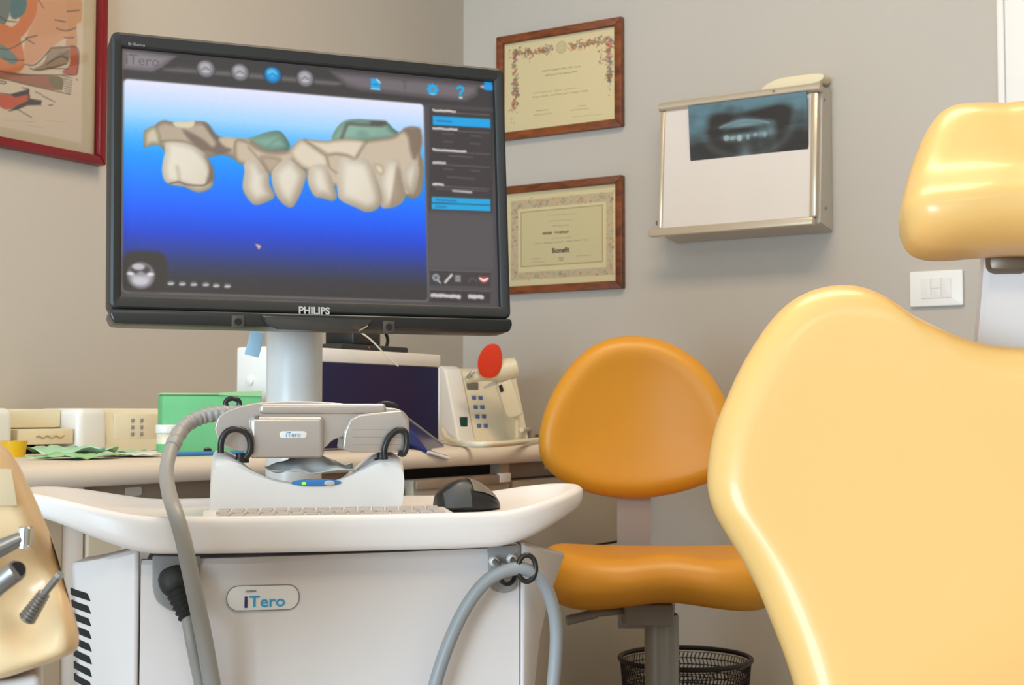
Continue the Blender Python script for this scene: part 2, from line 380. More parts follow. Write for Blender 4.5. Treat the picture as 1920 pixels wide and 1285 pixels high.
# door and its casing at the right edge of the picture
dr = bpy.data.objects.new('door_1', None); COL.objects.link(dr); dr['kind'] = 'structure'
obj('door_leaf', bbox(DX0 + 0.025, DX1 - 0.025, 0.03, 0.07, 0.005, DZ - 0.02, 0.003), M['trim'], dr)
obj('door_handle', tube([(DX1 - 0.09, 0.03, 1.02), (DX1 - 0.09, -0.02, 1.02), (DX1 - 0.1, -0.035, 1.02), (DX1 - 0.2, -0.035, 1.02)], 0.009), M['chrome'], dr)
for nm, a in (('trim_1', DX0), ('trim_2', DX1)):
    s = -1 if nm == 'trim_1' else 1
    e = a + s * 0.085
    struct(nm, join(bbox(min(a, e), max(a, e), -0.012, 0.0, 0, DZ + 0.085, 0.003), bbox(e - s * 0.016, e, -0.02, -0.0121, 0, DZ + 0.085, 0.003), bbox(a - s * 0.002, a + s * 0.02, -0.018, -0.0121, 0, DZ, 0.003)), M['trim'])
struct('trim_3', bbox(DX0 + 0.0005, DX1 - 0.0005, -0.012, 0.0, DZ, DZ + 0.085, 0.003), M['trim'])
struct('baseboard_right', bbox(0.62, DX0 - 0.086, -0.012, 0, 0, 0.08, 0.003), M['trim'])
struct('baseboard_left', bbox(0, 0.012, RY + 0.001, -2.7, 0, 0.08, 0.003), M['trim'])
for i, (x, y) in enumerate(((1.35, -1.55), (2.9, -4.1))):
    t = thing('ceiling_light', ['flat rectangular ceiling light panel over the counter corner', 'flat rectangular ceiling light panel over the rear of the room'][i], 'light', (x, y, RZ), group=None)
    obj('housing', join(bbox(-0.64, 0.64, -0.29, -0.255, -0.06, 0), bbox(-0.64, 0.64, 0.255, 0.29, -0.06, 0), bbox(-0.64, -0.605, -0.255, 0.255, -0.06, 0), bbox(0.605, 0.64, -0.255, 0.255, -0.06, 0)), M['trim'], t, smooth=False)
    obj('diffuser', bbox(-0.603, 0.603, -0.253, 0.253, -0.05, -0.01, 0.004), M['tubeglow'], t)

# ---------------------------------------------------------------- pictures on the walls
WR = Frame((0, 0, 0), 0)                    # right wall: local x along the wall, z up
def cert(name, label, x0, x1, z0, z1, wm, fw, paint):
    t = thing(name, label, 'certificate', (x0, 0, z0)); w, h = x1 - x0, z1 - z0; d = 0.02
    def rail(a, b):                         # mitred moulding pieces
        return a
    for q in ([(0, 0), (w, 0), (w - fw, fw), (fw, fw)], [(0, h), (fw, h - fw), (w - fw, h - fw), (w, h)], [(0, 0), (fw, fw), (fw, h - fw), (0, h)], [(w, 0), (w, h), (w - fw, h - fw), (w - fw, fw)]):
        obj('frame_rail', prism(q, -d, -0.001, 0.0025, 2), wm, t)
    P = Panel(w - 2 * fw, h - 2 * fw, 240, 170, (242, 218, 164))
    paint(P, lambda pts: [(p[0] - x0 - fw, p[1] - z0 - fw) for p in WR.pts(pts, -0.008)], t, fw)
    P.build('paper', M['paper'], t, (fw, -0.008, fw))
    obj('glass_pane', bbox(fw, w - fw, -0.0135, -0.012, fw, h - fw), M['fglass'], t, smooth=False)
    return t
INK = (150, 124, 80)
FLO = [(214, 98, 60), (120, 130, 92), (96, 128, 150), (206, 150, 70), (150, 116, 118), (190, 84, 62), (98, 112, 70), (226, 140, 98)]
def c1px(ps): return [(920 + x * 0.2023, 20 + y * 0.2023) for x, y in ps]
def c2px(ps): return [(930 + x * 0.2024, 310 + y * 0.2024) for x, y in ps]
def scribble(P, L, a, b, wd, n, alpha=0.7, col=INK):
    (ax, az), (bx, bz) = a, b; k = 0
    while k < 1:                             # words of an illegible hand: short wavering strokes with gaps
        e = min(1, k + random.uniform(0.08, 0.2)); m = max(3, int((e - k) * n))
        pts = [(ax + (bx - ax) * (k + (e - k) * i / m), az + (bz - az) * (k + (e - k) * i / m) + random.uniform(-1, 1) * wd * 0.5) for i in range(m + 1)]
        P.stroke(pts, wd, col, alpha * random.uniform(0.7, 1)); k = e + random.uniform(0.02, 0.06)
def paint1(P, L, t, fw):
    P.c += rng.normal(0, 1.2, (len(P.x), 1))
    def spray(poly, n, r0, r1):
        pts = np.array(L(c1px(poly))); sg = pts[1:] - pts[:-1]
        for _ in range(n):
            i = random.randrange(len(sg)); q = pts[i] + sg[i] * random.random() + rng.normal(0, 0.0052, 2)
            c = random.choice(FLO); r = random.uniform(r0, r1)
            if random.random() < 0.55: P.dot(q[0], q[1], r, r * random.uniform(0.5, 1), c, alpha=random.uniform(0.75, 1.0), soft=1.5)
            else:
                a0 = random.uniform(0, 6.28); P.stroke([(q[0] + r * 1.6 * math.cos(a0 + k * 0.5) * (1 - k * 0.12), q[1] + r * 1.6 * math.sin(a0 + k * 0.5) * (1 - k * 0.12)) for k in range(6)], 0.0015, c, 0.95)
    spray([(200, 390), (330, 380), (480, 375), (570, 355)], 150, 0.0014, 0.0046)
    spray([(730, 335), (850, 320), (960, 290), (1110, 260)], 150, 0.0014, 0.0046)
    spray([(215, 400), (225, 560), (235, 700), (240, 800), (205, 930)], 150, 0.0014, 0.0044)
    spray([(1110, 270), (1090, 400), (1110, 520), (1095, 640)], 140, 0.0014, 0.0044)
    spray([(320, 400), (380, 440)], 18, 0.001, 0.003); spray([(1040, 380), (1030, 480)], 16, 0.001, 0.003)
    spray([(205, 950), (208, 1050)], 6, 0.0008, 0.0015); spray([(1095, 660), (1100, 790)], 8, 0.0008, 0.0015)
    c = L(c1px([(655, 340)]))[0]
    P.dot(c[0], c[1], 0.0165, 0.0165, (196, 160, 104), 0.9); P.dot(c[0], c[1], 0.0145, 0.0145, (226, 204, 156)); P.dot(c[0], c[1], 0.011, 0.011, (214, 188, 136), 0.7); P.dot(c[0], c[1], 0.008, 0.008, (224, 202, 152), 0.8)
    for a, b, w in (((480, 560), (830, 515), 0.0022), ((510, 600), (800, 565), 0.0022), ((400, 765), (800, 715), 0.0014), ((390, 805), (920, 740), 0.0018), ((420, 930), (540, 920), 0.0014), ((400, 970), (560, 950), 0.0014), ((800, 885), (880, 880), 0.0014), ((740, 925), (910, 905), 0.0014), ((760, 985), (1020, 960), 0.0008)):
        q = L(c1px([a, b])); scribble(P, L, q[0], q[1], w, 40, 0.75)
def paint2(P, L, t, fw):
    P.c[:] = (242, 218, 162)
    o = [(140, 335), (1085, 245), (1075, 1010), (140, 1070)]; i = [(205, 410), (1020, 335), (1015, 945), (205, 985)]
    O = np.array(L(c2px(o))); I = np.array(L(c2px(i)))
    x0, x1 = O[:, 0].min(), O[:, 0].max(); z0, z1 = O[:, 1].min(), O[:, 1].max(); a0, a1 = I[:, 0].min(), I[:, 0].max(); b0, b1 = I[:, 1].min(), I[:, 1].max()
    P.fill([(x0, z0), (x1, z0), (x1, z1), (x0, z1)], (216, 190, 146))
    for _ in range(900):
        x, z = random.uniform(x0, x1), random.uniform(z0, z1)
        if a0 < x < a1 and b0 < z < b1: continue
        c = random.choice([(204, 80, 64), (168, 150, 108), (140, 150, 136), (214, 110, 90), (140, 140, 96), (226, 196, 150), (158, 164, 166), (190, 92, 80)])
        r = random.uniform(0.0013, 0.0042)
        if random.random() < 0.5: P.dot(x, z, r, r * random.uniform(0.5, 1), c, random.uniform(0.4, 0.85), 1.5)
        else:
            s0 = random.uniform(0, 6.28); P.stroke([(x + r * 1.5 * math.cos(s0 + k * 0.6), z + r * 1.5 * math.sin(s0 + k * 0.6)) for k in range(6)], 0.0011, c, 0.7)
    P.fill([(a0, b0), (a1, b0), (a1, b1), (a0, b1)], (242, 218, 162))
    J = np.array(L(c2px([(232, 440), (985, 370), (980, 890), (235, 942)]))); u0, u1, v0, v1 = J[:, 0].min(), J[:, 0].max(), J[:, 1].min(), J[:, 1].max()
    P.fill([(u0, v0), (u1, v0), (u1, v1), (u0, v1)], (230, 208, 154)); P.stroke([(u0, v0), (u1, v0), (u1, v1), (u0, v1), (u0, v0)], 0.0016, (138, 108, 60), 0.9)
    for a, b, w in (((475, 465), (745, 450), 0.001), ((480, 520), (720, 505), 0.001), ((520, 565), (680, 555), 0.0014), ((520, 680), (690, 668), 0.0014), ((360, 728), (845, 690), 0.002), ((330, 868), (410, 864), 0.0012), ((340, 900), (450, 894), 0.001), ((745, 842), (880, 832), 0.0013), ((580, 860), (620, 858), 0.002), ((585, 882), (620, 880), 0.002)):
        q = L(c2px([a, b])); scribble(P, L, q[0], q[1], w, 40, 0.7)
    for a, b in (((435, 632), (512, 628)), ((545, 626), (672, 615))):
        q = L(c2px([a, b])); scribble(P, L, q[0], q[1], 0.0042, 46, 0.8, (128, 102, 62))
    q = L(c2px([(465, 822)]))[0]; e = L(c2px([(735, 800)]))[0]
    o = text('lettering', 'Bonefit', 0.0185, (q[0] + fw + (e[0] - q[0]) / 2, -0.0082, q[1] + fw + 0.001), M['ink2'], t, bold=0.0006, extrude=0.00005)
cert('framed_certificate', 'upper walnut framed certificate with flower garland and round seal on the right wall', 0.12, 0.505, 1.608, 1.894, M['woodf'], 0.021, paint1)
cert('framed_certificate', 'lower walnut framed certificate with red patterned border reading Bonefit, beside the monitor', 0.115, 0.505, 1.189, 1.481, M['woodf2'], 0.02, paint2)

# red framed artwork on the left wall (local x runs along +y of the room)
t = thing('framed_artwork', 'large red framed cartoon print of brightly dressed figures on the left wall', 'picture', (0, -1.294 - 0.56, 1.36), (0, 0, PI / 2))
w, h, fw = 0.56, 0.76, 0.0175
for q in ([(0, 0), (w, 0), (w - fw, fw), (fw, fw)], [(0, h), (fw, h - fw), (w - fw, h - fw), (w, h)], [(0, 0), (fw, fw), (fw, h - fw), (0, h)], [(w, 0), (w, h), (w - fw, h - fw), (w - fw, fw)]):
    obj('frame_rail', prism(q, -0.025, -0.001, 0.003, 2), M['redfr'], t)
PF = Frame((0, -1.294 - 0.56, 1.36), 90)
P = Panel(w - 2 * fw, h - 2 * fw, 300, 420, (216, 198, 162))
AP = lambda ps: [(p[0] - fw, p[1] - fw) for p in PF.pts([(x * 0.2567, y * 0.2567) for x, y in ps], -0.008)]
pz0 = AP([(300, 985)])[0][1]; px1 = AP([(600, 700)])[0][0]
P.fill([(0.05, pz0), (px1, pz0), (px1, h - 0.1), (0.05, h - 0.1)], (236, 216, 192), soft=3)
BK = (62, 50, 44)
def art(ps, col, **k): P.fill(AP(ps), col, soft=1.5, sm=4, **k)
def lines(ps, wd=0.0016, col=BK, al=0.85): P.stroke([tuple(p) for p in crom(AP(ps), 5)], wd, col, al, 1.2)
art([(-900, -900), (-200, -1100), (250, -900), (560, -500), (600, -100), (560, 0), (300, 10), (-100, 40), (-700, 0)], (212, 150, 108))
art([(-800, -200), (-300, -260), (0, -150), (80, 60), (-60, 260), (-500, 300), (-900, 200)], (120, 132, 134))
art([(-600, 250), (-200, 150), (90, 200), (160, 330), (150, 520), (-200, 520), (-700, 480)], (226, 132, 72))
art([(180, -60), (300, -40), (260, 120), (170, 260), (60, 330), (-40, 300), (30, 230), (140, 150)], (226, 134, 80))
art([(300, -40), (480, -20), (540, 100), (500, 250), (400, 330), (280, 440), (210, 470), (175, 430), (190, 280), (260, 120)], (232, 172, 132))
art([(90, -20), (190, -10), (180, 90), (110, 140), (75, 100)], (88, 128, 138))
art([(0, 330), (60, 360), (130, 430), (90, 470), (20, 430), (-80, 400)], (110, 138, 138))
art([(480, -20), (590, -10), (595, 150), (560, 180), (560, 340), (480, 340), (500, 200)], (226, 168, 124))
art([(370, 350), (500, 350), (490, 460), (330, 510), (250, 505), (320, 460)], (176, 152, 126))
art([(510, 345), (560, 345), (575, 440), (565, 545), (500, 548), (455, 525), (510, 470)], (196, 96, 60))
art([(-500, 460), (0, 510), (200, 545), (430, 560), (460, 640), (420, 660), (200, 620), (-20, 570), (-500, 520)], (176, 110, 84))
art([(350, 570), (450, 565), (455, 645), (400, 640)], (130, 118, 80))
art([(-60, 690), (60, 690), (210, 690), (205, 740), (120, 780), (60, 800), (0, 780)], (216, 84, 38))
P.fill(AP([(70, 690), (215, 650), (215, 720), (305, 735), (300, 768), (200, 770), (130, 800), (60, 815), (120, 775), (205, 735), (205, 690), (110, 710)]), (52, 42, 38), soft=1.5)
for ps in ([(0, 520), (150, 545), (530, 548)], [(-200, 540), (0, 570), (250, 630), (515, 690)], [(185, 280), (270, 260)], [(190, 285), (250, 320)], [(400, 145), (480, 160)], [(410, 205), (480, 225), (550, 205)], [(470, 275), (540, 275)], [(490, 85), (580, 75)], [(220, 500), (300, 512), (490, 465)], [(340, 498), (500, 505)], [(375, 350), (440, 350), (560, 345), (575, 440), (560, 545)], [(180, 470), (260, 470), (370, 360)], [(0, 355), (80, 355), (190, 290)], [(20, 430), (130, 440), (175, 440)], [(0, 680), (70, 690)], [(260, 670), (300, 690)], [(310, 700), (400, 745)], [(130, 800), (230, 858)], [(355, 770), (385, 765)], [(555, 580), (570, 585)], [(160, 640), (210, 650)], [(0, 590), (45, 600), (30, 612), (0, 608)], [(250, -60), (300, 30), (320, 60)], [(0, 120), (40, 150), (120, 160)], [(-300, -200), (0, -60), (120, -30)]): lines(ps)
for k in range(8): lines([(455 + k * 3, 555 + k * 18), (530 - k * 2, 572 + k * 17)], 0.0012)
for k in range(9): lines([(330 + k * 14, 480 - k * 13), (500, 365 + k * 11)], 0.0009, BK, 0.6)
for ps in ([(30, 880), (250, 893)], [(195, 915), (310, 933)], [(340, 880), (480, 893)]): lines(ps, 0.0009, (190, 168, 140), 0.6)
prng = random.Random(11)
for k in range(9): x_, y_ = prng.uniform(-900, 480), prng.uniform(-1250, -150); r_ = prng.uniform(60, 170); art([(x_ + r_ * math.cos(a) * prng.uniform(0.6, 1.2), y_ + r_ * math.sin(a) * prng.uniform(0.7, 1.3)) for a in np.linspace(0, 5.5, 8)], prng.choice([(226, 134, 80), (232, 180, 140), (110, 138, 138), (196, 96, 60), (206, 176, 120), (176, 152, 126)]))
for k in range(46):
    x_, y_ = prng.uniform(-1000, 520), prng.uniform(-1350, -60); a_ = prng.uniform(0, 6.28); l_ = prng.uniform(60, 220)
    lines([(x_, y_), (x_ + l_ * 0.5 * math.cos(a_), y_ + l_ * 0.5 * math.sin(a_)), (x_ + l_ * math.cos(a_ + 0.6), y_ + l_ * math.sin(a_ + 0.6))], 0.0015)
P.build('print', M['poster'], t, (fw, -0.008, fw))
obj('glass_pane', bbox(fw, w - fw, -0.0135, -0.012, fw, h - fw), M['fglass'], t, smooth=False)

# ---------------------------------------------------------------- x-ray viewer box, film, light switch
t = thing('xray_viewer', 'shallow metal x-ray light box with blank opal panel on the right wall', 'light box', (0.0, 0, 0))
x0, x1, zt, zb, dt, db = 0.648, 1.058, 1.634, 1.308, 0.078, 0.102     # front face leans out towards the bottom
def yf(z): return -(db + (dt - db) * (z - zb) / (zt - zb))
V = [(x0, 0, zb - 0.012), (x1, 0, zb - 0.012), (x1, 0, zt + 0.006), (x0, 0, zt + 0.006), (x0, yf(zb) + 0.012, zb), (x1, yf(zb) + 0.012, zb), (x1, yf(zt) + 0.012, zt), (x0, yf(zt) + 0.012, zt)]
F = [(0, 1, 2, 3), (4, 7, 6, 5), (0, 4, 5, 1), (1, 5, 6, 2), (2, 6, 7, 3), (3, 7, 4, 0)]
bm = bmesh.new(); vs = [bm.verts.new(v) for v in V]; [bm.faces.new([vs[i] for i in f]) for f in F]; bmesh.ops.recalc_face_normals(bm, faces=bm.faces)
bmesh.ops.bevel(bm, geom=list(bm.edges), offset=0.003, segments=2, affect='EDGES'); obj('housing', bm, M['lboxs'], t)
def lean(vf): return [(x, y + yf(z), z) for x, y, z in vf[0]], vf[1]
obj('opal_panel', lean(bbox(x0 + 0.012, x1 - 0.012, 0.0, 0.012, zb + 0.012, zt - 0.01)), M['lboxp'], t, smooth=False)
obj('top_rail', lean(tube([(x0 - 0.004, 0.0, zt - 0.006), (x1 + 0.002, 0.0, zt - 0.006)], 0.0115, 16, 0)), M['lboxr'], t)
obj('bottom_rail', lean(bbox(x0 - 0.02, x1 - 0.008, -0.013, 0.01, zb - 0.006, zb + 0.014, 0.004, 3)), M['lboxr'], t)
obj('side_rail', lean(bbox(x0, x0 + 0.012, -0.006, 0.012, zb + 0.014, zt - 0.018, 0.003)), M['lboxr'], t)
obj('side_rail', lean(bbox(x1 - 0.02, x1 - 0.004, -0.006, 0.012, zb + 0.014, zt - 0.018, 0.003)), M['lboxr'], t)
for x, z in ((x1 - 0.11, zt - 0.004),): obj('screw', lean(lathe([(0.004, 0), (0.004, 0.0015), (0.002, 0.0022)], 14)) if 0 else ([(x + a * 0.004, yf(z) - 0.0118, z + b * 0.0035) for a, b in ell(0, 0, 1, 1, 14)] , [tuple(range(14))]), M['steel'], t)
obj('knob', tube([(x0 - 0.024, -0.06, zb + 0.035), (x0 - 0.002, -0.06, zb + 0.035)], 0.006, 12, 0), M['steel'], t)
for z in (zt - 0.03, zb + 0.04): obj('side_screw', tube([(x1 - 0.002, -0.05, z), (x1 + 0.0015, -0.05, z)], 0.004, 12, 0), M['steel'], t)
# the film clipped under the top rail
a = hit(1296, 205, (0, -0.083, 0), (0, 1, 0)); b = hit(1517, 305, (0, -0.085, 0), (0, 1, 0))
fx0, fx1 = a[0], b[0]; fz1 = zt - 0.016; fz0 = hit(1400, 300, (0, -0.086, 0), (0, 1, 0))[2]
P = Panel(fx1 - fx0, fz1 - fz0, 200, 110, (104, 142, 158))
U = P.x / P.w; Vv = P.z / P.h
def g2(cu, cv, su, sv): return np.exp(-((U - cu) / su) ** 2 - ((Vv - cv) / sv) ** 2)
dk = np.clip(1.25 * g2(0.08, 0.02, 0.2, 0.36) + 1.2 * g2(0.95, 0.06, 0.16, 0.42) + 0.75 * g2(0.45, 0.05, 0.42, 0.22) + 0.95 * g2(0.3, 0.72, 0.1, 0.1) + 1.15 * g2(0.72, 0.72, 0.15, 0.11) + 0.5 * g2(0.5, 0.74, 0.14, 0.07) + 0.8 * g2(0.44, 0.5, 0.2, 0.06) + 0.75 * g2(0.22, 0.52, 0.06, 0.25) + 0.8 * g2(0.8, 0.55, 0.06, 0.22) + 0.5 * g2(0.5, 0.3, 0.3, 0.12), 0, 1)
lt = np.clip(0.75 * g2(0.47, 0.585, 0.16, 0.035) * 1.1 + 0.5 * g2(0.5, 0.4, 0.2, 0.035) + 0.7 * g2(0.37, 0.37, 0.04, 0.04) + 0.6 * g2(0.62, 0.4, 0.03, 0.06) + 0.5 * g2(0.44, 0.36, 0.03, 0.05) + 0.55 * g2(0.48, 0.1, 0.06, 0.2) + 0.45 * g2(0.7, 0.44, 0.03, 0.07), 0, 1)
jaw = np.exp(-((np.sqrt(((U - 0.5) / 0.36) ** 2 + ((Vv - 0.48) / 0.42) ** 2) - 1) / 0.12) ** 2) * (Vv < 0.5)
nz = np.zeros(len(U))
for k in range(90):
    nz += random.uniform(-0.5, 0.5) * g2(random.random(), random.random(), random.uniform(0.02, 0.07), random.uniform(0.02, 0.08))
dk = np.clip(dk + 0.3 * nz, 0, 1)[:, None]; lt = np.clip(lt + 0.3 * jaw * (dk[:, 0] > 0.2) * 0.8, 0, 1)[:, None]
dk = np.clip(dk * 1.12 + 0.14, 0, 1)
P.c = P.c * (1 - dk * 0.97) + np.array((44, 38, 32)) * dk * 0.97
P.c = P.c * (1 - lt) + np.array((126, 150, 158)) * lt
for k in range(6):                           # teeth and fillings
    P.dot(P.w * (0.31 + 0.066 * k + random.uniform(-0.01, 0.01)), P.h * (0.40 - 0.03 * math.sin(PI * k / 5) + random.uniform(-0.02, 0.02)), P.w * random.uniform(0.014, 0.028), P.h * random.uniform(0.03, 0.055), (186, 204, 206), random.uniform(0.25, 0.75), 2)
P.stroke([(P.w * u, P.h * (0.56 + 0.09 * (1 - ((u - 0.47) / 0.22) ** 2))) for u in np.linspace(0.27, 0.68, 12)], P.h * 0.035, (150, 176, 184), 0.5, 3)
t2 = thing('xray_film', 'dark blue panoramic dental x-ray film clipped on the light box', 'x-ray', (fx0, yf((fz0 + fz1) / 2) - 0.003, fz0))
ob = P.build('film_image', M['film'], t2, (0, -0.0008, 0))
ob2 = obj('film_sheet', bbox(-0.001, P.w + 0.001, 0, 0.0006, -0.001, P.h + 0.001), M['film'] and M['smoke'], t2, smooth=False)
t2.rotation_euler = (math.atan2(dt - db, zt - zb) * -1, 0, 0)
# flat cream tray lying on top of the viewer
o = obj('flat_tray', prism([tuple(p) for p in crom([(0.905, 1.642), (0.94, 1.665), (1.0, 1.668), (1.05, 1.666), (1.06, 1.655), (1.03, 1.642)], 3, True)], -0.06, -0.01, 0.003), M['cream']); tag(o, 'flat cream plastic cover lying on top of the x-ray light box', 'tray')
# light switch
t = thing('light_switch', 'white rectangular wall switch plate with three rockers beside the chair headrest', 'switch', (1.24, 0, 1.111))
obj('plate', prism(rrect(0, 0.12, 0, 0.081, 0.004), -0.009, 0, 0.0025), M['white'], t)
for k in range(3): obj('rocker', prism(rrect(0.026 + k * 0.0228, 0.048 + k * 0.0228, 0.018, 0.064, 0.001), -0.0105, -0.009, 0.0008), M['cream2'] if 0 else M['trim'], t)
obj('rocker_mark', bbox(0.0488, 0.0708, -0.0107, -0.0105, 0.0405, 0.0412), M['grey'], t, smooth=False)
# ---------------------------------------------------------------- counter and base cabinets along the left wall
CT = 0.800; YE = -2.66
# front edge profile in (x, z), swept along y
prof = [(0.002, CT), (0.575, CT), (0.59, CT - 0.003), (0.599, CT - 0.010), (0.602, CT - 0.02), (0.600, CT - 0.032), (0.596, CT - 0.036), (0.002, CT - 0.036)]
o = obj('worktop', ([(x, y, z) for y in (YE, -0.002) for x, z in prof], [tuple(range(8)), tuple(range(8, 16))] + [(k, (k + 1) % 8, 8 + (k + 1) % 8, 8 + k) for k in range(8)]), M['counter'], ang=50)
tag(o, 'long pale beige worktop with rounded front edge along the left wall', 'worktop')
CABS = [(YE, -1.845, 'beige base cabinet at the left end of the worktop behind the dental unit', 0), (-1.805, -1.43, 'beige base cabinet with brown grip strip and silver tag behind the grey scanner hose', 1),
        (-1.425, -1.045, 'beige base cabinet under the worktop hidden behind the white scanner cradle', 1), (-1.04, -0.69, 'beige base cabinet with a slightly open top drawer behind the mouse', 2), (-0.65, -0.003, 'beige base cabinet with brown grip strip in the corner behind the stool', 1)]
for y0, y1, lb, kind in CABS:
    t = thing('base_cabinet', lb, 'cabinet', (0, (y0 + y1) / 2, 0)); h = (y1 - y0) / 2 - 0.001
    obj('carcass', bbox(0.003, 0.535, -h, h, 0.10, CT - 0.037), M['beige'], t, smooth=False)
    obj('plinth', bbox(0.05, 0.5, -h, h, 0.001, 0.0995), M['dark'], t, smooth=False)
    if kind != 2:
        obj('grip_strip', bbox(0.5355, 0.552, -h, h, 0.728, CT - 0.038, 0.002), M['grip'] if kind else M['dark'], t)  # near-black on the left end cabinet: its gap's shade put into colour
        if kind: obj('tag_plate', prism(rrect(-0.018 - h * 0.35, 0.018 - h * 0.35, 0.746, 0.757, 0.003), -0.5535, -0.5521, 0.0005) if 0 else ([(0.5528, a, b) for a, b in rrect(-h * 0.45 - 0.017, -h * 0.45 + 0.017, 0.744, 0.757, 0.004)], [tuple(range(28))]), M['silver2'], t)
        obj('drawer_front', bbox(0.5355, 0.57, -h + 0.002, h - 0.002, 0.56, 0.725, 0.004), M['beige'], t)
        obj('door', bbox(0.5355, 0.57, -h + 0.002, h - 0.002, 0.105, 0.555, 0.004), M['beige'], t)
    else:
        obj('gap_shade', bbox(0.5355, 0.54, -h, h, 0.70, CT - 0.038), M['dark'], t, smooth=False)  # near-black sheet: shade of the gap above the open drawer as colour
        dw = obj('drawer', join(bbox(0.56, 0.585, -h + 0.012, h - 0.004, 0.60, 0.742, 0.004), bbox(0.541, 0.56, -h + 0.02, h - 0.012, 0.62, 0.70)), M['beige'], t)
        obj('drawer_lip', bbox(0.5855, 0.594, -h + 0.012, h - 0.004, 0.722, 0.7415, 0.003), M['grip'], dw)
        obj('lit_end', bbox(0.5857, 0.5955, h - 0.045, h - 0.003, 0.7245, 0.744, 0.002), M['trim'], dw)  # white piece for the drawer front's lit end, brightness put into colour
        obj('door', bbox(0.5355, 0.57, -h + 0.002, h - 0.002, 0.105, 0.59, 0.004), M['beige'], t)
for y0, y1, lb in ((-1.8445, -1.806, 'pale steel upright strip between base cabinets left of the scanner cart'), (-0.6895, -0.651, 'pale upright strip between base cabinets right of the mouse')):
    o = obj('cabinet_upright', bbox(0.02, 0.565, y0, y1, 0.001, CT - 0.037, 0.003), M['trim'] if y0 < -1 else M['beige']); tag(o, lb, 'panel')

# ---------------------------------------------------------------- things on the worktop
# long wall unit with a recessed panel and a plaque
t = thing('dispenser_unit', 'long low cream dispenser housing with recessed panel at the back of the worktop', 'dispenser', (0.0, -1.60, CT))
obj('base_block', bbox(0.004, 0.12, -0.40, 0.13, 0.0, 0.077, 0.005), M['cream2'], t)
obj('end_block', bbox(0.1205, 0.235, 0.066, 0.133, 0.0, 0.078, 0.012, 4), M['white'], t)
obj('middle_block', bbox(0.1205, 0.235, -0.40, -0.07, 0.0, 0.078, 0.012, 4), M['white'], t)
obj('recess_panel', bbox(0.1205, 0.19, -0.069, 0.065, 0.044, 0.0765, 0.004), M['cream2'], t)
obj('drawer_recess', bbox(0.1205, 0.127, -0.069, 0.065, 0.003, 0.043), M['dark'], t, smooth=False)
pq = obj('plaque', bbox(0.13, 0.226, -0.055, 0.062, 0.016, 0.0425, 0.002), M['cream'], t)
# raised trade mark on the plaque, too blurred in the photograph to read: a low wavy relief line
obj('raised_mark', tube([(0.227, -0.018 + 0.005 * k, 0.029 + (0.004 if k == 0 else 0.0022) * math.sin(k * 1.7)) for k in range(13)], 0.0009, 6, 3), M['woodprint'], pq)
# six-dot control box
t = thing('control_box', 'small cream control box with six dark buttons left of the green pack', 'device', (0.175, -1.398, CT))
obj('case', prism([(0.0, 0.0), (0.058, 0.0), (0.062, 0.02), (0.046, 0.066), (0.034, 0.078), (0.0, 0.078)], -0.068, 0.07, 0.003, axis='x') if 0 else ([(x, y, z) for y in (-0.068, 0.07) for x, z in [(-0.06, 0.0), (0.05, 0.0), (0.054, 0.02), (0.05, 0.062), (0.036, 0.078), (-0.06, 0.078)]], [tuple(range(6)), tuple(range(6, 12))] + [(k, (k + 1) % 6, 6 + (k + 1) % 6, 6 + k) for k in range(6)]), M['cream2'], t)
obj('face_plate', bbox(0.0505, 0.0545, -0.05, 0.06, 0.022, 0.068, 0.002), M['cream2'], t)
for i in range(2):
    for j in range(3): obj('button', bbox(0.0546, 0.0562, -0.012 + i * 0.022, -0.005 + i * 0.022, 0.028 + j * 0.0125, 0.0345 + j * 0.0125, 0.001), M['grey'], t)
# yellow cup and a clear pot behind it
o = obj('yellow_cup', lathe([(0.017, 0), (0.021, 0.026), (0.019, 0.026), (0.0155, 0.003)], 28, (0.33, -1.745, CT)), M['yellow']); tag(o, 'small yellow plastic cup on the worktop by the dental unit', 'cup')
o = obj('small_dish', lathe([(0.010, 0), (0.024, 0.016), (0.022, 0.016), (0.008, 0.003)], 28, (0.178, -1.60 - 0.06, CT)), M['cream2']); tag(o, 'small pale dish behind the yellow cup on the worktop', 'dish')
# torn mint green wrappers, each one a crumpled sheet of its own
def sheet(name, c, sx, sy, rot, amp, m, lb, seed):
    r = np.random.default_rng(seed); n = 12; ph = r.uniform(0, 6.28, 6); V = []
    for j in range(n + 1):
        for i in range(n + 1):
            u, v = i / n - 0.5, j / n - 0.5
            z = amp * (0.5 + 0.5 * math.sin(7 * u + ph[0] + 3 * v) * math.cos(6 * v + ph[1])) + amp * 0.5 * abs(math.sin(11 * u - 8 * v + ph[2])) + 0.001
            x = u * sx * (1 + 0.15 * math.sin(9 * v + ph[3])); y = v * sy * (1 + 0.12 * math.sin(7 * u + ph[4]))
            V.append((c[0] + x * math.cos(rot) - y * math.sin(rot), c[1] + x * math.sin(rot) + y * math.cos(rot), CT + c[2] + z))
    F = [(j * (n + 1) + i, j * (n + 1) + i + 1, (j + 1) * (n + 1) + i + 1, (j + 1) * (n + 1) + i) for j in range(n) for i in range(n)]
    o = obj(name, (V, F), m, smooth=True, ang=60); md = o.modifiers.new('thickness', 'SOLIDIFY'); md.thickness = 0.0008
    tag(o, lb, 'wrapper', 'torn wrappers on the worktop'); return o
sheet('torn_wrapper', (0.36, -1.66, 0.0), 0.13, 0.09, 0.5, 0.012, M['mint'], 'crumpled mint green wrapper lying under the cream plaque', 1)
sheet('torn_wrapper', (0.49, -1.755, 0.0), 0.10, 0.12, 0.2, 0.006, M['green2'], 'flat green wrapper nearest the worktop edge beside the yellow cup', 2)
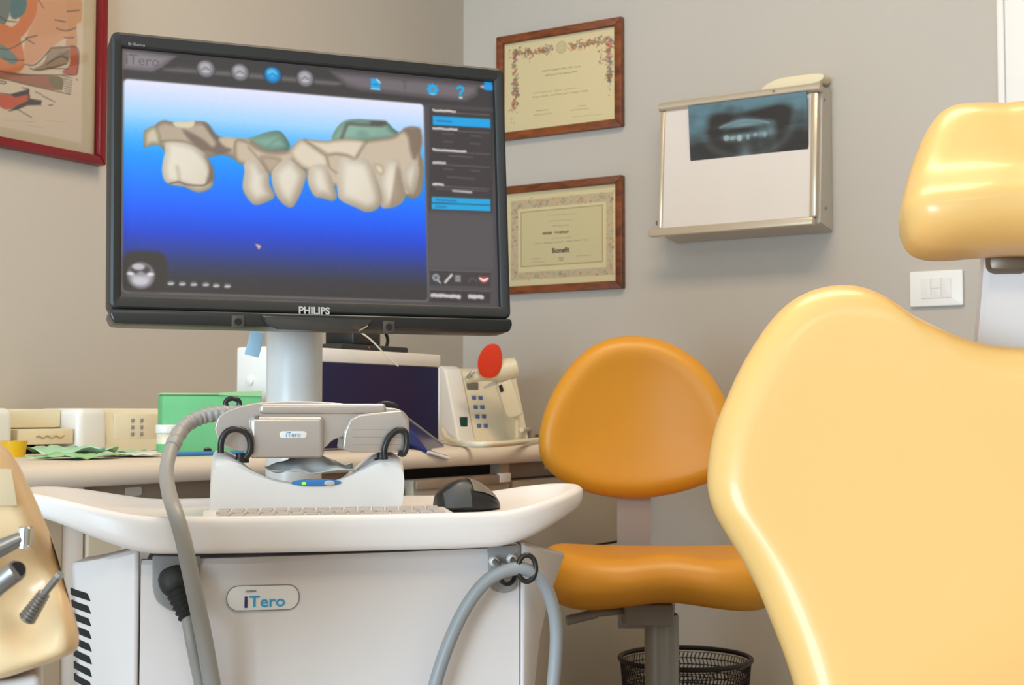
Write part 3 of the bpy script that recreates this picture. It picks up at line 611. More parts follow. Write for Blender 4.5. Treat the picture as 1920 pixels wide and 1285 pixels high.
sheet('torn_wrapper', (0.47, -1.63, 0.0), 0.09, 0.10, 0.9, 0.005, M['white'], 'white paper wrapper with pale edge right of the mint wrappers', 3)
sheet('torn_wrapper', (0.36, -1.55, 0.0), 0.08, 0.10, 1.2, 0.006, M['mint'], 'pale mint wrapper strip farthest right of the torn wrappers', 4)
# green pack of paper towels with folded sheets on top
gA = hit(303, 853, (0, 0, CT), (0, 0, 1)); gB = hit(490, 851, (0, 0, CT), (0, 0, 1)); gd = gB - gA; gw = float(np.hypot(gd[0], gd[1]))
gf_ = Frame(gA, math.degrees(math.atan2(gd[1], gd[0])))
t = fthing('paper_towel_pack', 'green pack of folded paper towels standing on the worktop behind the hose', 'paper pack', gf_)
obj('pack', bbox(0, gw, 0.0, 0.055, 0.0, 0.1, 0.003), M['green'], t)
obj('top_sheet', bbox(-0.001, gw * 0.58, -0.001, 0.056, 0.1002, 0.1035, 0.0015), M['green2'], t)
obj('folded_sheet', ([(gw * a, y, z) for a, z in ((0.55, 0.1037), (0.75, 0.1065), (1.0, 0.1075), (1.0, 0.0985), (0.75, 0.099), (0.56, 0.1002)) for y in (-0.0012, 0.056)], [(0, 1, 3, 2), (2, 3, 5, 4), (4, 5, 7, 6), (6, 7, 9, 8), (8, 9, 11, 10), (0, 2, 4, 6, 8, 10), (11, 9, 7, 5, 3, 1), (10, 11, 1, 0)]), M['green2'], t, smooth=False)
# small jar with a white lid
t = thing('sample_jar', 'small clear jar with white screw lid in front of the green pack', 'jar', (0.43, -1.515, CT))
obj('glass_body', lathe([(0.016, 0.0), (0.017, 0.003), (0.017, 0.034), (0.0155, 0.036)], 28), M['cream2'], t)
obj('green_base', lathe([(0.0172, 0.001), (0.0174, 0.002), (0.0174, 0.017), (0.0172, 0.018)], 28), M['green'], t)
obj('lid', lathe([(0.0188, 0.0362), (0.019, 0.037), (0.019, 0.048), (0.018, 0.05)], 28), M['white'], t)
o = obj('blue_pen', tube([(0.53, -1.60, CT + 0.004), (0.545, -1.50, CT + 0.004), (0.55, -1.46, CT + 0.004)], 0.0035, 10, 2), M['blue']); tag(o, 'thin bright blue pen lying at the worktop edge by the cradle', 'pen')
o = obj('black_marker', along([(0.003, 0), (0.006, 0.08), (0.0065, 0.4), (0.006, 0.42), (0.006, 1)], (0.47, -1.47, CT + 0.007), (0.49, -1.38, CT + 0.007)), M['black']); tag(o, 'short black marker lying beside the green napkins', 'pen')
# white appliance with a dark navy window and an open flap
bx0, bx1, by0, by1, bz = 0.385, 0.50, -1.302, -0.822, CT + 0.19
t = thing('tinted_window_box', 'white tabletop appliance with dark navy window under the monitor', 'appliance', (0, 0, 0))
obj('casing', join(bbox(bx0, bx1 - 0.004, by0, by1, CT, bz, 0.004), bbox(bx1 - 0.004, bx1 + 0.004, by0, by1, bz - 0.026, bz, 0.003), bbox(bx1 - 0.004, bx1 + 0.004, by1 - 0.006, by1, CT, bz - 0.0262, 0.001)), M['white'], t)
obj('window', bbox(bx1 - 0.0038, bx1 + 0.002, by0 + 0.004, by1 - 0.0065, CT + 0.004, bz - 0.027), M['navy'], t, smooth=False)
A, B, Cc, D, E_ = [hit(x, y, (bx1 + dx, 0, 0), (1, 0, 0)) for x, y, dx in ((740, 770, 0.006), (827, 836, 0.006), (840, 861, 0.11), (800, 849, 0.10), (738, 822, 0.05))]
fl = np.array([A, B, Cc, D, E_]); nn = np.cross(fl[1] - fl[0], fl[2] - fl[0]); nn /= np.linalg.norm(nn)
obj('open_flap', ([tuple(p) for p in fl] + [tuple(p - nn * 0.004) for p in fl], [(0, 1, 2, 3, 4), (9, 8, 7, 6, 5)] + [(k, (k + 1) % 5, 5 + (k + 1) % 5, 5 + k) for k in range(5)]), M['navy2'], t, smooth=False)
obj('lit_flap_edge', tube([fl[3] - nn * 0.002, fl[2] - nn * 0.002], 0.0028, 8, 0), M['white'], t)  # white tube paints the light on the flap's near edge
obj('grey_strip', tube([fl[0] + (0.002, 0, 0), fl[1] + (0.002, 0, 0)], 0.005, 8, 0), M['grey'], t)  # plain grey strip along the flap's upper edge
obj('round_button', lathe([(0.009, 0), (0.009, 0.004), (0.007, 0.006)], 20) if 0 else along([(0.009, 0), (0.009, 0.8), (0.007, 1)], (0.42, by0, CT + 0.128), (0.42, by0 - 0.006, CT + 0.128)), M['white'], t)
# black power unit on top of it
t = thing('black_power_unit', 'black electronic unit with red indicator on top of the white appliance', 'device', (0.44, -1.0, bz))
obj('base', bbox(-0.05, 0.05, -0.13, 0.085, 0.0, 0.012, 0.004), M['blackm'], t)
obj('upper_block', bbox(-0.035, 0.035, -0.075, 0.012, 0.0122, 0.05, 0.003), M['black'], t)
obj('indicator', along([(0.0012, 0), (0.0012, 1)], (0.05, -0.045, 0.007), (0.0512, -0.045, 0.007), 8), M['redled'], t)
obj('cord', tube([(0.0, 0.075, 0.01), (0.002, 0.078, 0.03), (0.0, 0.065, 0.05), (0.0, 0.04, 0.056), (0, 0.0, 0.045)], 0.0035, 10), M['black'], t)
o = obj('pale_wire', tube([(0.52, -1.145, bz + 0.045), (0.535, -1.10, bz + 0.02), (0.545, -1.06, bz - 0.012), (0.55, -1.03, bz - 0.03)], 0.0016, 8), M['cream2']); tag(o, 'thin cream wire hanging across the dark navy window', 'wire')
# curing lamp station near the corner
cl = Frame((0.225, -0.255, CT), 64)
t = fthing('curing_lamp_station', 'cream curing lamp base with keypad in the worktop corner', 'dental device', cl)
sd = [(-0.06, 0.0), (0.06, 0.0), (0.066, 0.012), (0.012, 0.155), (0.0, 0.174), (-0.018, 0.180), (-0.034, 0.170), (-0.055, 0.06)]
def side_y(vf): return [(b, -a, c) for a, b, c in vf[0]], vf[1]
sdc = [tuple(p) for p in crom(sd, 3, True)]; sdc = [(x, max(0.0, z)) for x, z in sdc]
obj('body', side_y(([(x, y, z) for y in (-0.055, 0.10) for x, z in sdc], [tuple(range(24))[::-1], tuple(range(24, 48))] + [(k, (k + 1) % 24, 24 + (k + 1) % 24, 24 + k) for k in range(24)])), M['cream2'], t, ang=30)
obj('side_cheek', side_y(prism([(x * 1.05, z * 1.03) for x, z in sdc], -0.105, -0.0555, 0.006)), M['white'], t)
def front(z): return -(0.066 - (z - 0.012) * 0.378) - 0.0015
for i in range(2):
    for j in range(4):
        z = 0.038 + j * 0.023; x = -0.036 + i * 0.019
        obj('key', rbox((x, front(z), z), (0.0115, 0.004, 0.0105), 0.001), M['bluekey'], t)
obj('display', rbox((-0.034, front(0.136), 0.136), (0.032, 0.006, 0.02), 0.001), M['lcd'], t)
obj('rocker_switch', rbox((-0.080, front(0.046) - 0.003, 0.046), (0.020, 0.006, 0.028), 0.001), M['tealsw'], t)
gn = Frame(at(935, 826, 3.42), 36.0)
t2 = fthing('curing_lamp_gun', 'cream pistol shaped curing lamp with orange round shield hanging on its station', 'dental tool', gn)
def g3(x, y, yl=0.0): p = gn.px(x, y, yl); return np.array((p[0], yl, p[1]))
obj('barrel', along([(0.008, 0), (0.011, 0.03), (0.013, 0.3), (0.020, 0.5), (0.0255, 0.62), (0.027, 0.8), (0.024, 0.95), (0.012, 1)], g3(872, 712, -0.01), g3(973, 688, 0.0)), M['cream2'], t2)
obj('handle', prism([tuple(gn.px(x, y)) for x, y in ((929, 722), (958, 708), (967, 735), (980, 775), (974, 781), (955, 786), (948, 779), (938, 750))], -0.016, 0.016, 0.006), M['cream2'], t2)
obj('trigger', prism([tuple(gn.px(x, y)) for x, y in ((934, 724), (940, 721), (944, 733), (938, 736))], -0.0185, -0.015), M['black'], t2)
obj('cord_stub', tube([g3(969, 783), g3(970, 822)], 0.0062, 12, 0), M['cream2'], t2)
obj('hanger_bracket', prism([tuple(gn.px(x, y)) for x, y in ((905, 726), (932, 712), (935, 719), (908, 730))], 0.0, 0.02, 0.002), M['white'], t2)
obj('tip', tube([g3(874, 712, -0.012), g3(884, 700, -0.03), g3(888, 697, -0.03)], 0.0045, 12, 3), M['chrome'], t2)
shp = [tuple(gn.px(x, y)) for x, y in ((920, 646), (934, 650), (940, 668), (938, 692), (928, 706), (914, 710), (902, 706), (895, 692), (896, 672), (906, 654))]
shv = pillow([tuple(p) for p in crom(shp, 5, True)], 0.003, 0.0012, nin=3)
obj('orange_shield', ([(x, y - 0.03, z) for x, y, z in shv[0]], shv[1]), M['orange'], t2)
def wt(x, y, h=0.007): return hit(x, y, (0, 0, CT + h), (0, 0, 1))
o = obj('lamp_cord', tube([wt(830, 806, 0.03), wt(838, 823, 0.012), wt(862, 832), wt(905, 834), wt(950, 832), wt(990, 828, 0.008), wt(1030, 822, 0.008), wt(1070, 816, 0.008)], 0.0062, 12), M['cream2']); tag(o, 'thick cream lamp cord curving around the front of the curing lamp base', 'cord')
o = obj('lamp_cord', tube([wt(978, 806, 0.03), wt(992, 806, 0.025), wt(1006, 808, 0.022), wt(1050, 806, 0.02)], 0.0055, 12), M['cream2']); tag(o, 'upper cream cord behind the curing lamp handle next to the stool', 'cord')
o = obj('black_plug', tube([wt(976, 812, 0.014), wt(990, 812, 0.012), wt(1002, 816, 0.010), wt(1014, 820, 0.008)], 0.004, 10), M['black']); tag(o, 'black plug lead between the cream cords beside the stool', 'cord')

# ---------------------------------------------------------------- stool
sf = Frame(at(1240, 1075, 2.76) * (1, 1, 0), 30.0)
t = fthing('dental_stool', 'orange yellow upholstered stool with rounded backrest against the wall', 'stool', sf)
bo = sf.pts([(1188, 629), (1245, 638), (1300, 668), (1340, 712), (1366, 765), (1378, 830), (1370, 872), (1335, 902), (1270, 926), (1190, 937), (1110, 927), (1050, 900), (1018, 868), (1010, 825), (1022, 768), (1050, 712), (1090, 664), (1135, 637)], 0.15)
obj('backrest', pillow([tuple(p) for p in crom(bo, 6, True)], 0.07, 0.036, -0.012, fn=lambda x, y, z: (x, y + 0.15 + 0.9 * (x + 0.05) ** 2 * -1 + 0.03, z)), M['stool'], t)
so = [(0.0, -0.19), (0.10, -0.2), (0.19, -0.16), (0.235, -0.05), (0.22, 0.08), (0.13, 0.17), (0.0, 0.19), (-0.13, 0.17), (-0.22, 0.08), (-0.235, -0.05), (-0.19, -0.16), (-0.10, -0.2)]
zs = 0.607
def seatf(x, y, z):       # pillow axes: x across, y thickness, z front-back
    top = 0.02 * min(1, (abs(x) / 0.22)) ** 3 + 0.012 * math.exp(-(x / 0.06) ** 2) * max(0, min(1, (-z) / 0.15)) - 0.006
    return (x, z, zs - 0.05 - y + (top if y < 0 else 0.008 * math.cos(x * 18)))
obj('seat', pillow([tuple(p) for p in crom(so, 6, True)], 0.092, 0.045, 0.0, fn=seatf), M['stool'], t)
px0, px1 = sf.px(1158, 1000, 0.2)[0], sf.px(1222, 1000, 0.2)[0]; pc, pw = (px0 + px1) / 2, (px1 - px0) / 2
obj('back_post', loft([[(pc - pw, y0 - 0.006, z0), (pc + pw, y0 - 0.006, z0), (pc + pw, y0 + 0.006, z0 + 0.0), (pc - pw, y0 + 0.006, z0)] for y0, z0 in ((0.215, 0.86), (0.225, 0.75), (0.228, 0.60), (0.225, 0.50), (0.21, 0.44), (0.2, 0.42))]), M['post'], t, ang=20)
obj('support_arm', bbox(pc - pw, pc + pw, 0.02, 0.205, 0.455, 0.485, 0.006), M['column'], t)
obj('mechanism', bbox(-0.075, 0.02, -0.06, 0.07, 0.462, 0.505, 0.008), M['grey'], t)
obj('lever', join(tube([(-0.07, -0.02, 0.487), (-0.13, -0.04, 0.484)], 0.007, 10, 0), tube([(-0.128, -0.04, 0.484), (-0.185, -0.055, 0.472)], 0.0095, 12, 0)), M['grey'], t)
obj('piston', lathe([(0.026, 0.46), (0.026, 0.505)], 28), M['column'], t)
obj('column', lathe([(0.0335, 0.08), (0.0335, 0.472), (0.032, 0.478), (0.03, 0.479), (0.028, 0.474)], 36), M['column'], t)
for k in range(5):
    a = 2 * PI * k / 5 + math.radians(40); c, s = math.cos(a), math.sin(a)
    lg = obj('base_leg', loft([[(c * r - s * w_, s * r + c * w_, z0), (c * r + s * w_, s * r - c * w_, z0), (c * r + s * w_, s * r - c * w_, z1), (c * r - s * w_, s * r + c * w_, z1)] for r, w_, z0, z1 in ((0.02, 0.025, 0.07, 0.12), (0.15, 0.02, 0.06, 0.095), (0.27, 0.015, 0.055, 0.075))]), M['column'], t)
    obj('caster', tube([(c * 0.26 - s * 0.018, s * 0.26 + c * 0.018, 0.026), (c * 0.26 + s * 0.018, s * 0.26 - c * 0.018, 0.026)], 0.025, 18, 0), M['black'], lg)

# ---------------------------------------------------------------- wire waste bin
bp = at(1285, 1235, 3.02)
t = thing('waste_bin', 'round black wire mesh waste bin behind the stool column', 'bin', (bp[0], bp[1], 0))
rim = bp[2]
wal = obj('mesh_wall', loft([[( (0.108 + 0.03 * k / 24) * math.cos(2 * PI * (j + 0.5 * (k % 2)) / 96), (0.108 + 0.03 * k / 24) * math.sin(2 * PI * (j + 0.5 * (k % 2)) / 96), 0.012 + (rim - 0.02) * k / 24) for j in range(96)] for k in range(25)], cap=False), M['bin'], t)
md = wal.modifiers.new('wires', 'WIREFRAME'); md.thickness = 0.0026; md.use_replace = True
obj('rim', tube([(0.1395 * math.cos(2 * PI * k / 40), 0.1395 * math.sin(2 * PI * k / 40), rim) for k in range(40)], 0.0055, 10, 1, closed=True), M['bin'], t)
obj('base', lathe([(0.0, 0.0), (0.108, 0.0), (0.109, 0.012), (0.0, 0.008)], 48), M['bin'], t)

# ---------------------------------------------------------------- dental chair
cf = Frame(at(1908, 900, 1.36), 22.0, 10.0)
FL = cf.o[2]
t = fthing('dental_chair', 'pale yellow dental chair with broad winged backrest and headrest at right', 'dental chair', cf)
L = [(1908, 652), (1850, 648), (1790, 632), (1740, 610), (1700, 590), (1670, 570), (1640, 553), (1610, 543), (1580, 540), (1545, 544), (1510, 556), (1475, 578), (1440, 615), (1410, 660), (1385, 705), (1365, 750), (1345, 800), (1333, 850), (1328, 900), (1331, 935), (1343, 970), (1365, 1008), (1395, 1058), (1422, 1110), (1447, 1170), (1472, 1235), (1492, 1300), (1508, 1370), (1530, 1450), (1580, 1510), (1680, 1535), (1790, 1540), (1908, 1542)]
L[0] = (1925, 653); L[-1] = (1925, 1542)
lp = cf.pts(L, 0.0); cx = lp[0][0]
full = [tuple(p) for p in crom(lp + [(2 * cx - x, z) for x, z in lp[-2:0:-1]], 4, True)]
obj('backrest', pillow(full, 0.085, 0.04, 0.004, fn=lambda x, y, z: (x, y + 0.0 - 0.35 * max(0, abs(x - cx) - 0.06) ** 2, z), nin=14, na=9), M['chair'], t)
H = [(1908, 167), (1850, 168), (1802, 172), (1772, 186), (1748, 215), (1730, 252), (1711, 305), (1696, 360), (1688, 402), (1692, 436), (1706, 462), (1732, 475), (1770, 478), (1830, 474), (1908, 470)]
H[0] = (1925, 167); H[-1] = (1925, 469)
hp = cf.pts(H, 0.03); hp = hp[:0] + [(cx, hp[0][1])] + hp[1:-1] + [(cx, hp[-1][1])]
hf = [tuple(p) for p in crom(hp + [(2 * cx - x, z) for x, z in hp[-2:0:-1]], 5, True)]
hz0 = min(p[1] for p in hf); hz1 = max(p[1] for p in hf)
def hfn(x, y, z):
    u = (z - hz0) / (hz1 - hz0); b = 0.03 * math.exp(-((u - 0.24) / 0.2) ** 2) + 0.012 * max(0, 0.5 - u)
    return (x, y + 0.045 - (b if y < 0 else 0) + 0.03 * u, z)
hd = obj('headrest', pillow(hf, 0.085, 0.036, 0.006, fn=hfn, nin=12, na=9), M['chair'], t)
q = cf.pts([(1862, 472), (1862, 500), (1850, 560), (1840, 700)], 0.10)
obj('headrest_bracket', bbox(cx - 0.021, cx + 0.021, 0.072, 0.1275, cf.px(1870, 520, 0.1)[1], cf.px(1870, 430, 0.1)[1], 0.008), M['brownm'], t)
shr = []
for yy, hw in ((474, 38), (500, 41), (560, 48), (640, 58), (800, 90), (1100, 125), (1400, 105)):
    z_ = cf.px(1900, yy, 0.11)[1]; h_ = hw * 0.00055
    shr.append([(cx - h_, 0.128, z_), (cx - h_, 0.094, z_), (cx - h_ + 0.006, 0.088, z_), (cx + h_ - 0.006, 0.088, z_), (cx + h_, 0.094, z_), (cx + h_, 0.128, z_)])
obj('back_shell', loft(shr[::-1]), M['shell'], t, ang=25)
zf = -(FL) / cf.Zv[2]
zb2 = min(p[1] for p in lp)
obj('seat_cushion', bbox(cx - 0.27, cx + 0.27, -0.60, -0.06, zb2 - 0.06, zb2 + 0.01, 0.03, 4), M['chair'], t)
obj('base_column', bbox(cx - 0.13, cx + 0.13, -0.50, -0.15, zf + 0.13, zb2 - 0.061, 0.02), M['shell'], t)
o = obj('foot_plate', bbox(-0.3, 0.3, -0.45, 0.45, 0.0, 0.06, 0.015), M['shell'], t)
o.matrix_parent_inverse = t.matrix_world.inverted(); 
wc = cf.o + cf.X * cx + np.array([-cf.Y[0], -cf.Y[1], 0]) * 0.28
o.matrix_world = Matrix.Translation((wc[0], wc[1], 0.0)) @ Matrix.Rotation(math.radians(22), 4, 'Z')
# ---------------------------------------------------------------- intraoral scanner cart
cb = at(615, 1000, 1.5); kf = Frame((cb[0], cb[1], 0), 44.25)
ct = fthing('scanner_cart', 'white wheeled dental scanner cart with boat shaped tray below the monitor', 'cart', kf)
# body: front panel slightly bowed, flaring side wings, core
def bow(x): return 0.012 * ((x - 0.009) / 0.2) ** 2
xs = np.linspace(-0.1925, 0.2105, 15)
fp = loft([[(x, bow(x), 0.13), (x, bow(x), 0.712), (x, bow(x) + 0.003, 0.7165 + 0.006 * (x + 0.19) / 0.4), (x, bow(x) + 0.016, 0.7165 + 0.006 * (x + 0.19) / 0.4), (x, bow(x) + 0.016, 0.13)] for x in xs])
fpo = obj('front_panel', fp, M['cart'], ct, ang=25)
obj('core', bbox(-0.19, 0.208, 0.035, 0.48, 0.12, 0.719, 0.01), M['cart'], ct)
def wing_spread(s, v): return 0.030 + 0.046 * math.exp((v - 1) * 6.5) if s > 0 else 0.066 + 0.010 * math.exp((v - 1) * 6.5)
def wing(s):
    x0 = 0.2125 if s > 0 else -0.1945; V = []; n, m = 14, 12
    for i in range(n + 1):
        u = i / n
        for j in range(m + 1):
            v = j / m; z = 0.12 + v * (0.724 - 0.024 * u - 0.12)
            V.append((x0 + s * wing_spread(s, v) * u, 0.012 + 0.03 * u + 0.085 * u * u, z))
        x, y, z = V[-1]
        V.append((x, y + 0.003, z + 0.002)); V.append((x - s * 0.012 * u, y + 0.045, z + 0.004))      # rolled top edge
    r = m + 3
    F = [(i * r + j, i * r + j + 1, (i + 1) * r + j + 1, (i + 1) * r + j) for i in range(n) for j in range(r - 1)]
    o = obj('side_wing', (V, F), M['cart'], ct); md = o.modifiers.new('thickness', 'SOLIDIFY'); md.thickness = 0.004; md.offset = 0
    return o, V, m
wl, WV, wm_ = wing(-1); wing(1)
# the shell behind the wings closes the body down to the base
obj('side_housing', join(bbox(-0.235, -0.1905, 0.12, 0.46, 0.12, 0.70, 0.008), bbox(0.2085, 0.25, 0.12, 0.46, 0.12, 0.70, 0.008)), M['cart'], ct)
for k in range(8):                                     # vents of the left wing: raised near-black strips painting the slots' shade
    z = 0.672 - k * 0.0135
    def wp(u, dz, out):
        v = (z + dz - 0.12) / (0.724 - 0.024 * u - 0.12); d = np.array((-wing_spread(-1, v), 0.03 + 0.17 * u, 0)); d /= np.linalg.norm(d)
        return np.array((-0.1945 - wing_spread(-1, v) * u, 0.012 + 0.03 * u + 0.085 * u * u, z + dz)) + np.array((-d[1], d[0], 0)) * out
    us = np.linspace(0.70, 1.04, 9); top, bot = [], []
    for i, u in enumerate(us):
        q = math.sqrt(max(0.0, 1 - max(0.0, (0.76 - u) / 0.06) ** 2)); top.append((u, -0.0038 + 0.0076 * q)); bot.append((u, -0.0038))
    ol = [wp(u, dz, 0.0028) for u, dz in top] + [wp(u, dz, 0.0028) for u, dz in bot[::-1]]
    il = [wp(u, dz, -0.001) for u, dz in top] + [wp(u, dz, -0.001) for u, dz in bot[::-1]]; n_ = len(us)
    obj('slot_shade', (ol + il, [(i, i + 1, 2 * n_ - 2 - i, 2 * n_ - 1 - i) for i in range(n_ - 1)] + [(i, (i + 1) % (2 * n_), 2 * n_ + (i + 1) % (2 * n_), 2 * n_ + i) for i in range(2 * n_)]), M['dark'], wl, smooth=False)
obj('base_skirt', bbox(-0.24, 0.255, 0.0, 0.5, 0.075, 0.119, 0.015), M['cart'], ct)
for x in (-0.19, 0.2):
    for y in (0.05, 0.44):
        cs = obj('caster', tube([(x - 0.015, y, 0.036), (x + 0.015, y, 0.036)], 0.035, 20, 0), M['grey'], ct)
        obj('caster_fork', bbox(x - 0.022, x + 0.022, y - 0.016, y + 0.016, 0.05, 0.0748, 0.004), M['black'], cs)
# tray
def ss(a, b, x): t_ = min(1, max(0, (x - a) / (b - a))); return t_ * t_ * (3 - 2 * t_)
half = [(0.0, -0.046), (0.07, -0.045), (0.14, -0.04), (0.2, -0.026), (0.25, 0.006), (0.288, 0.055), (0.308, 0.11), (0.306, 0.155), (0.282, 0.2), (0.23, 0.25), (0.15, 0.285), (0.0, 0.3)]
oc = [tuple(p) for p in crom(half + [(-x * (1 + 0.1 * ss(0.15, 0.3, x)), y) for x, y in half[-2:0:-1]], 6, True)]
OC = np.array(oc); c0 = np.array((0.0, 0.12))
rings = []
for s_, z_, lf in ((0.02, 0.7255, 0), (0.6, 0.7255, 0.1), (0.88, 0.7258, 0.9), (0.965, 0.7268, 1), (0.988, 0.7285, 1), (0.998, 0.7335, 1), (1.0, 0.741, 0.9), (1.0, 0.752, 0.8), (0.996, 0.759, 0.65), (0.983, 0.7638, 0.6), (0.962, 0.7645, 0.6), (0.94, 0.762, 0.6), (0.915, 0.7575, 0.52), (0.86, 0.756, 0.3), (0.6, 0.756, 0.0), (0.02, 0.756, 0)):
    rings.append([(c0[0] + (x - c0[0]) * s_, c0[1] + (y - c0[1]) * s_, z_ + lf * 0.036 * ss(0.17, 0.32, abs(x) * s_)) for x, y in oc])
tr = obj('tray', loft(rings), M['cart2'], ct, ang=60)
# flat keyboard set into the tray: one low plate with many small keys
kz = 0.7605
ka, kb = -0.118, 0.125
def ktilt(vf): return [(x, y, z + (max(0, y + 0.02) * 0.03 if z > 0.757 else 0)) for x, y, z in vf[0]], vf[1]
obj('keyboard_plate', ktilt(bbox(ka - 0.012, kb + 0.012, -0.022, 0.078, 0.7545, kz, 0.001)), M['cart2'], tr)
kv = []
for r in range(6):
    n = 16
    for c in range(n):
        w_ = (kb - ka) / n
        if r == 0 and 4 <= c <= 10:
            if c == 4: kv.append(rbox((ka + w_ * 7.5, -0.014 + r * 0.0155, kz + 0.0012), (w_ * 6.9, 0.0115, 0.0022), 0))
            continue
        kv.append(rbox((ka + w_ * (c + 0.5) + 0.002 * (r % 3), -0.014 + r * 0.0155, kz + 0.0012), (w_ * 0.78, 0.0115, 0.0022), 0))
ko = obj('keys', ktilt(join(*kv)), M['keys'], tr, smooth=False); ko['kind'] = 'stuff'
# badge on the front panel
bq = kf.pts([(424, 1120), (562, 1120), (490, 1097), (490, 1146)], 0.0); bx_0, bx_1, bz_1, bz_0 = bq[0][0], bq[1][0], bq[2][1], bq[3][1]
yb = bow((bx_0 + bx_1) / 2)
bg = obj('badge', prism(rrect(bx_0, bx_1, bz_0, bz_1, (bz_1 - bz_0) / 2 - 0.0005, 8), yb - 0.0022, yb + 0.0015, 0.0006, 2), M['white'], ct, label='white pill shaped badge reading iTero')
ol = rrect(bx_0 + 0.0006, bx_1 - 0.0006, bz_0 + 0.0006, bz_1 - 0.0006, (bz_1 - bz_0) / 2 - 0.0015, 8)
obj('badge_outline', tube([(x, yb - 0.0022, z) for x, z in ol], 0.0005, 6, 1, closed=True), M['greyink'], bg)
bw = bx_1 - bx_0
text('lettering', 'i', 0.0168, (bx_0 + bw * 0.268, yb - 0.0026, bz_0 + 0.0044), M['navyink'], bg, bold=0.0006, sx=1.1)
text('lettering', 'Tero', 0.0165, (bx_0 + bw * 0.556, yb - 0.0026, bz_0 + 0.0044), M['blueink'], bg, bold=0.0002, sx=1.12)
text('lettering', 'cadent', 0.0042, (bx_0 + bw * 0.335, yb - 0.0026, bz_0 + 0.0198), M['greyink'], bg)
# left socket plate with black strain relief; right hook bracket
sq = kf.pts([(286, 1042), (376, 1042), (376, 1100), (331, 1147), (286, 1100)], 0.008)
so_ = [sq[0], sq[1]] + [tuple(p) for p in crom([sq[2], kf.px(366, 1128, 0.008), sq[3], kf.px(296, 1128, 0.008), sq[4]], 5)]
spl = obj('socket_plate', prism(so_, 0.0035, 0.016, 0.0015, 2), M['grey'], ct)
hk = kf.pts([(915, 1024), (972, 1022), (972, 1082), (944, 1112), (915, 1082)], 0.008)
ho = [hk[0], hk[1]] + [tuple(p) for p in crom([hk[2], kf.px(964, 1104, 0.008), hk[3], kf.px(922, 1104, 0.008), hk[4]], 5)]
hpl = obj('hook_plate', prism(ho, 0.005, 0.018, 0.0015, 2), M['grey'], ct)
def k3(x, y, yl): p = kf.px(x, y, yl); return np.array((p[0], yl, p[1]))
for a, b in (((928, 1054), (938, 1064)), ((961, 1050), (970, 1060))):
    hh = obj('hook', tube([k3(*a, 0.006), k3(*a, -0.012), k3(*b, -0.022), k3(b[0] + 6, b[1] - 4, -0.024)], 0.0032, 10), M['steel'], hpl)
    obj('hook_cap', along([(0.004, 0), (0.0055, 0.3), (0.005, 0.8), (0.002, 1)], k3(*a, 0.004), k3(a[0] - 4, a[1] - 2, -0.012), 14), M['white'], hh)
def ring(cx_, cy_, rx, rz, yl, r, tiltx=0.0):
    c_ = k3(cx_, cy_, yl); return tube([c_ + np.array((rx * math.cos(2 * PI * k / 20), tiltx * math.cos(2 * PI * k / 20), rz * math.sin(2 * PI * k / 20))) for k in range(20)], r, 10, 2, closed=True)
obj('cable_ring', ring(988, 1066, 0.0098, 0.0140, -0.03, 0.0028), M['black'], hpl)
obj('cable_ring', ring(952, 1080, 0.009, 0.009, -0.014, 0.0026, 0.006), M['black'], hpl)
# pole that carries the monitor
p0, p1 = kf.px(499, 740, 0.42)[0], kf.px(604, 740, 0.42)[0]; pcx, pr = (p0 + p1) / 2, (p1 - p0) / 2
obj('pole', lathe([(pr, 0.745), (pr, 1.16), (pr * 0.9, 1.165)], 40, (pcx, 0.42, 0)), M['pole'], ct)
obj('pole_foot', lathe([(pr + 0.012, 0.7), (pr + 0.012, 0.757), (pr + 0.002, 0.764)], 40, (pcx, 0.42, 0)), M['cart'], ct)

# power cable looped over the hook
def loopc(P): return [k3(*p) for p in P]
o = obj('power_cable', tube([kf.o + kf.X * p[0] + kf.Y * p[1] + _Z * p[2] for p in loopc([(785, 1490, -0.004), (797, 1400, -0.012), (812, 1300, -0.022), (838, 1215, -0.024), (872, 1142, -0.024), (910, 1092, -0.025), (950, 1070, -0.027), (985, 1068, -0.027), (1013, 1085, -0.022), (1034, 1128, -0.014), (1043, 1190, -0.008), (1037, 1285, -0.004), (1025, 1400, -0.004), (1008, 1500, 0.0), (960, 1600, 0.0), (880, 1640, 0.0), (815, 1590, 0.002)])], 0.0072, 14, closed=True), M['cable']); tag(o, 'grey power cable looped over the hook bracket on the cart front', 'cable')

# ---------------------------------------------------------------- cradle on the tray
ck = 0.10; cr_ = fthing('scanner_cradle', 'white saddle shaped cradle with blue status window on the cart tray', 'cradle', kf)
co = kf.pts([(394, 948), (397, 905), (400, 872), (406, 858), (424, 855), (448, 863), (475, 881), (505, 896), (540, 904), (580, 907), (615, 904), (648, 895), (680, 878), (708, 862), (735, 857), (752, 862), (758, 880), (756, 915), (750, 945)], ck)
co[0] = (co[0][0], 0.7568); co[-1] = (co[-1][0], 0.7568)
cc_ = [tuple(p) for p in crom(co, 4)]; xm = (cc_[0][0] + cc_[-1][0]) / 2; zt0 = 0.78
secs = []
for dy, ends, mid, ins in ((0.0, -0.011, -0.0022, 0.0), (0.0025, -0.0055, -0.0006, -0.001), (0.007, -0.002, 0.0, 0.0), (0.014, 0.0, -0.001, 0.001), (0.04, 0.003, -0.009, 0.001), (0.075, 0.005, -0.010, 0.001), (0.094, 0.004, -0.008, 0.0005), (0.10, -0.002, -0.012, -0.001)):
    r_ = []
    for x, z in cc_:
        e = ss(0.035, 0.095, abs(x - xm)); k_ = ss(0.76, zt0, z)
        r_.append((xm + (x - xm) * (1 + ins / 0.1), ck + dy, z + k_ * (ends * e + mid * (1 - e))))
    secs.append(r_)
body = obj('cradle_body', loft(secs), M['cradle'], cr_, ang=28)
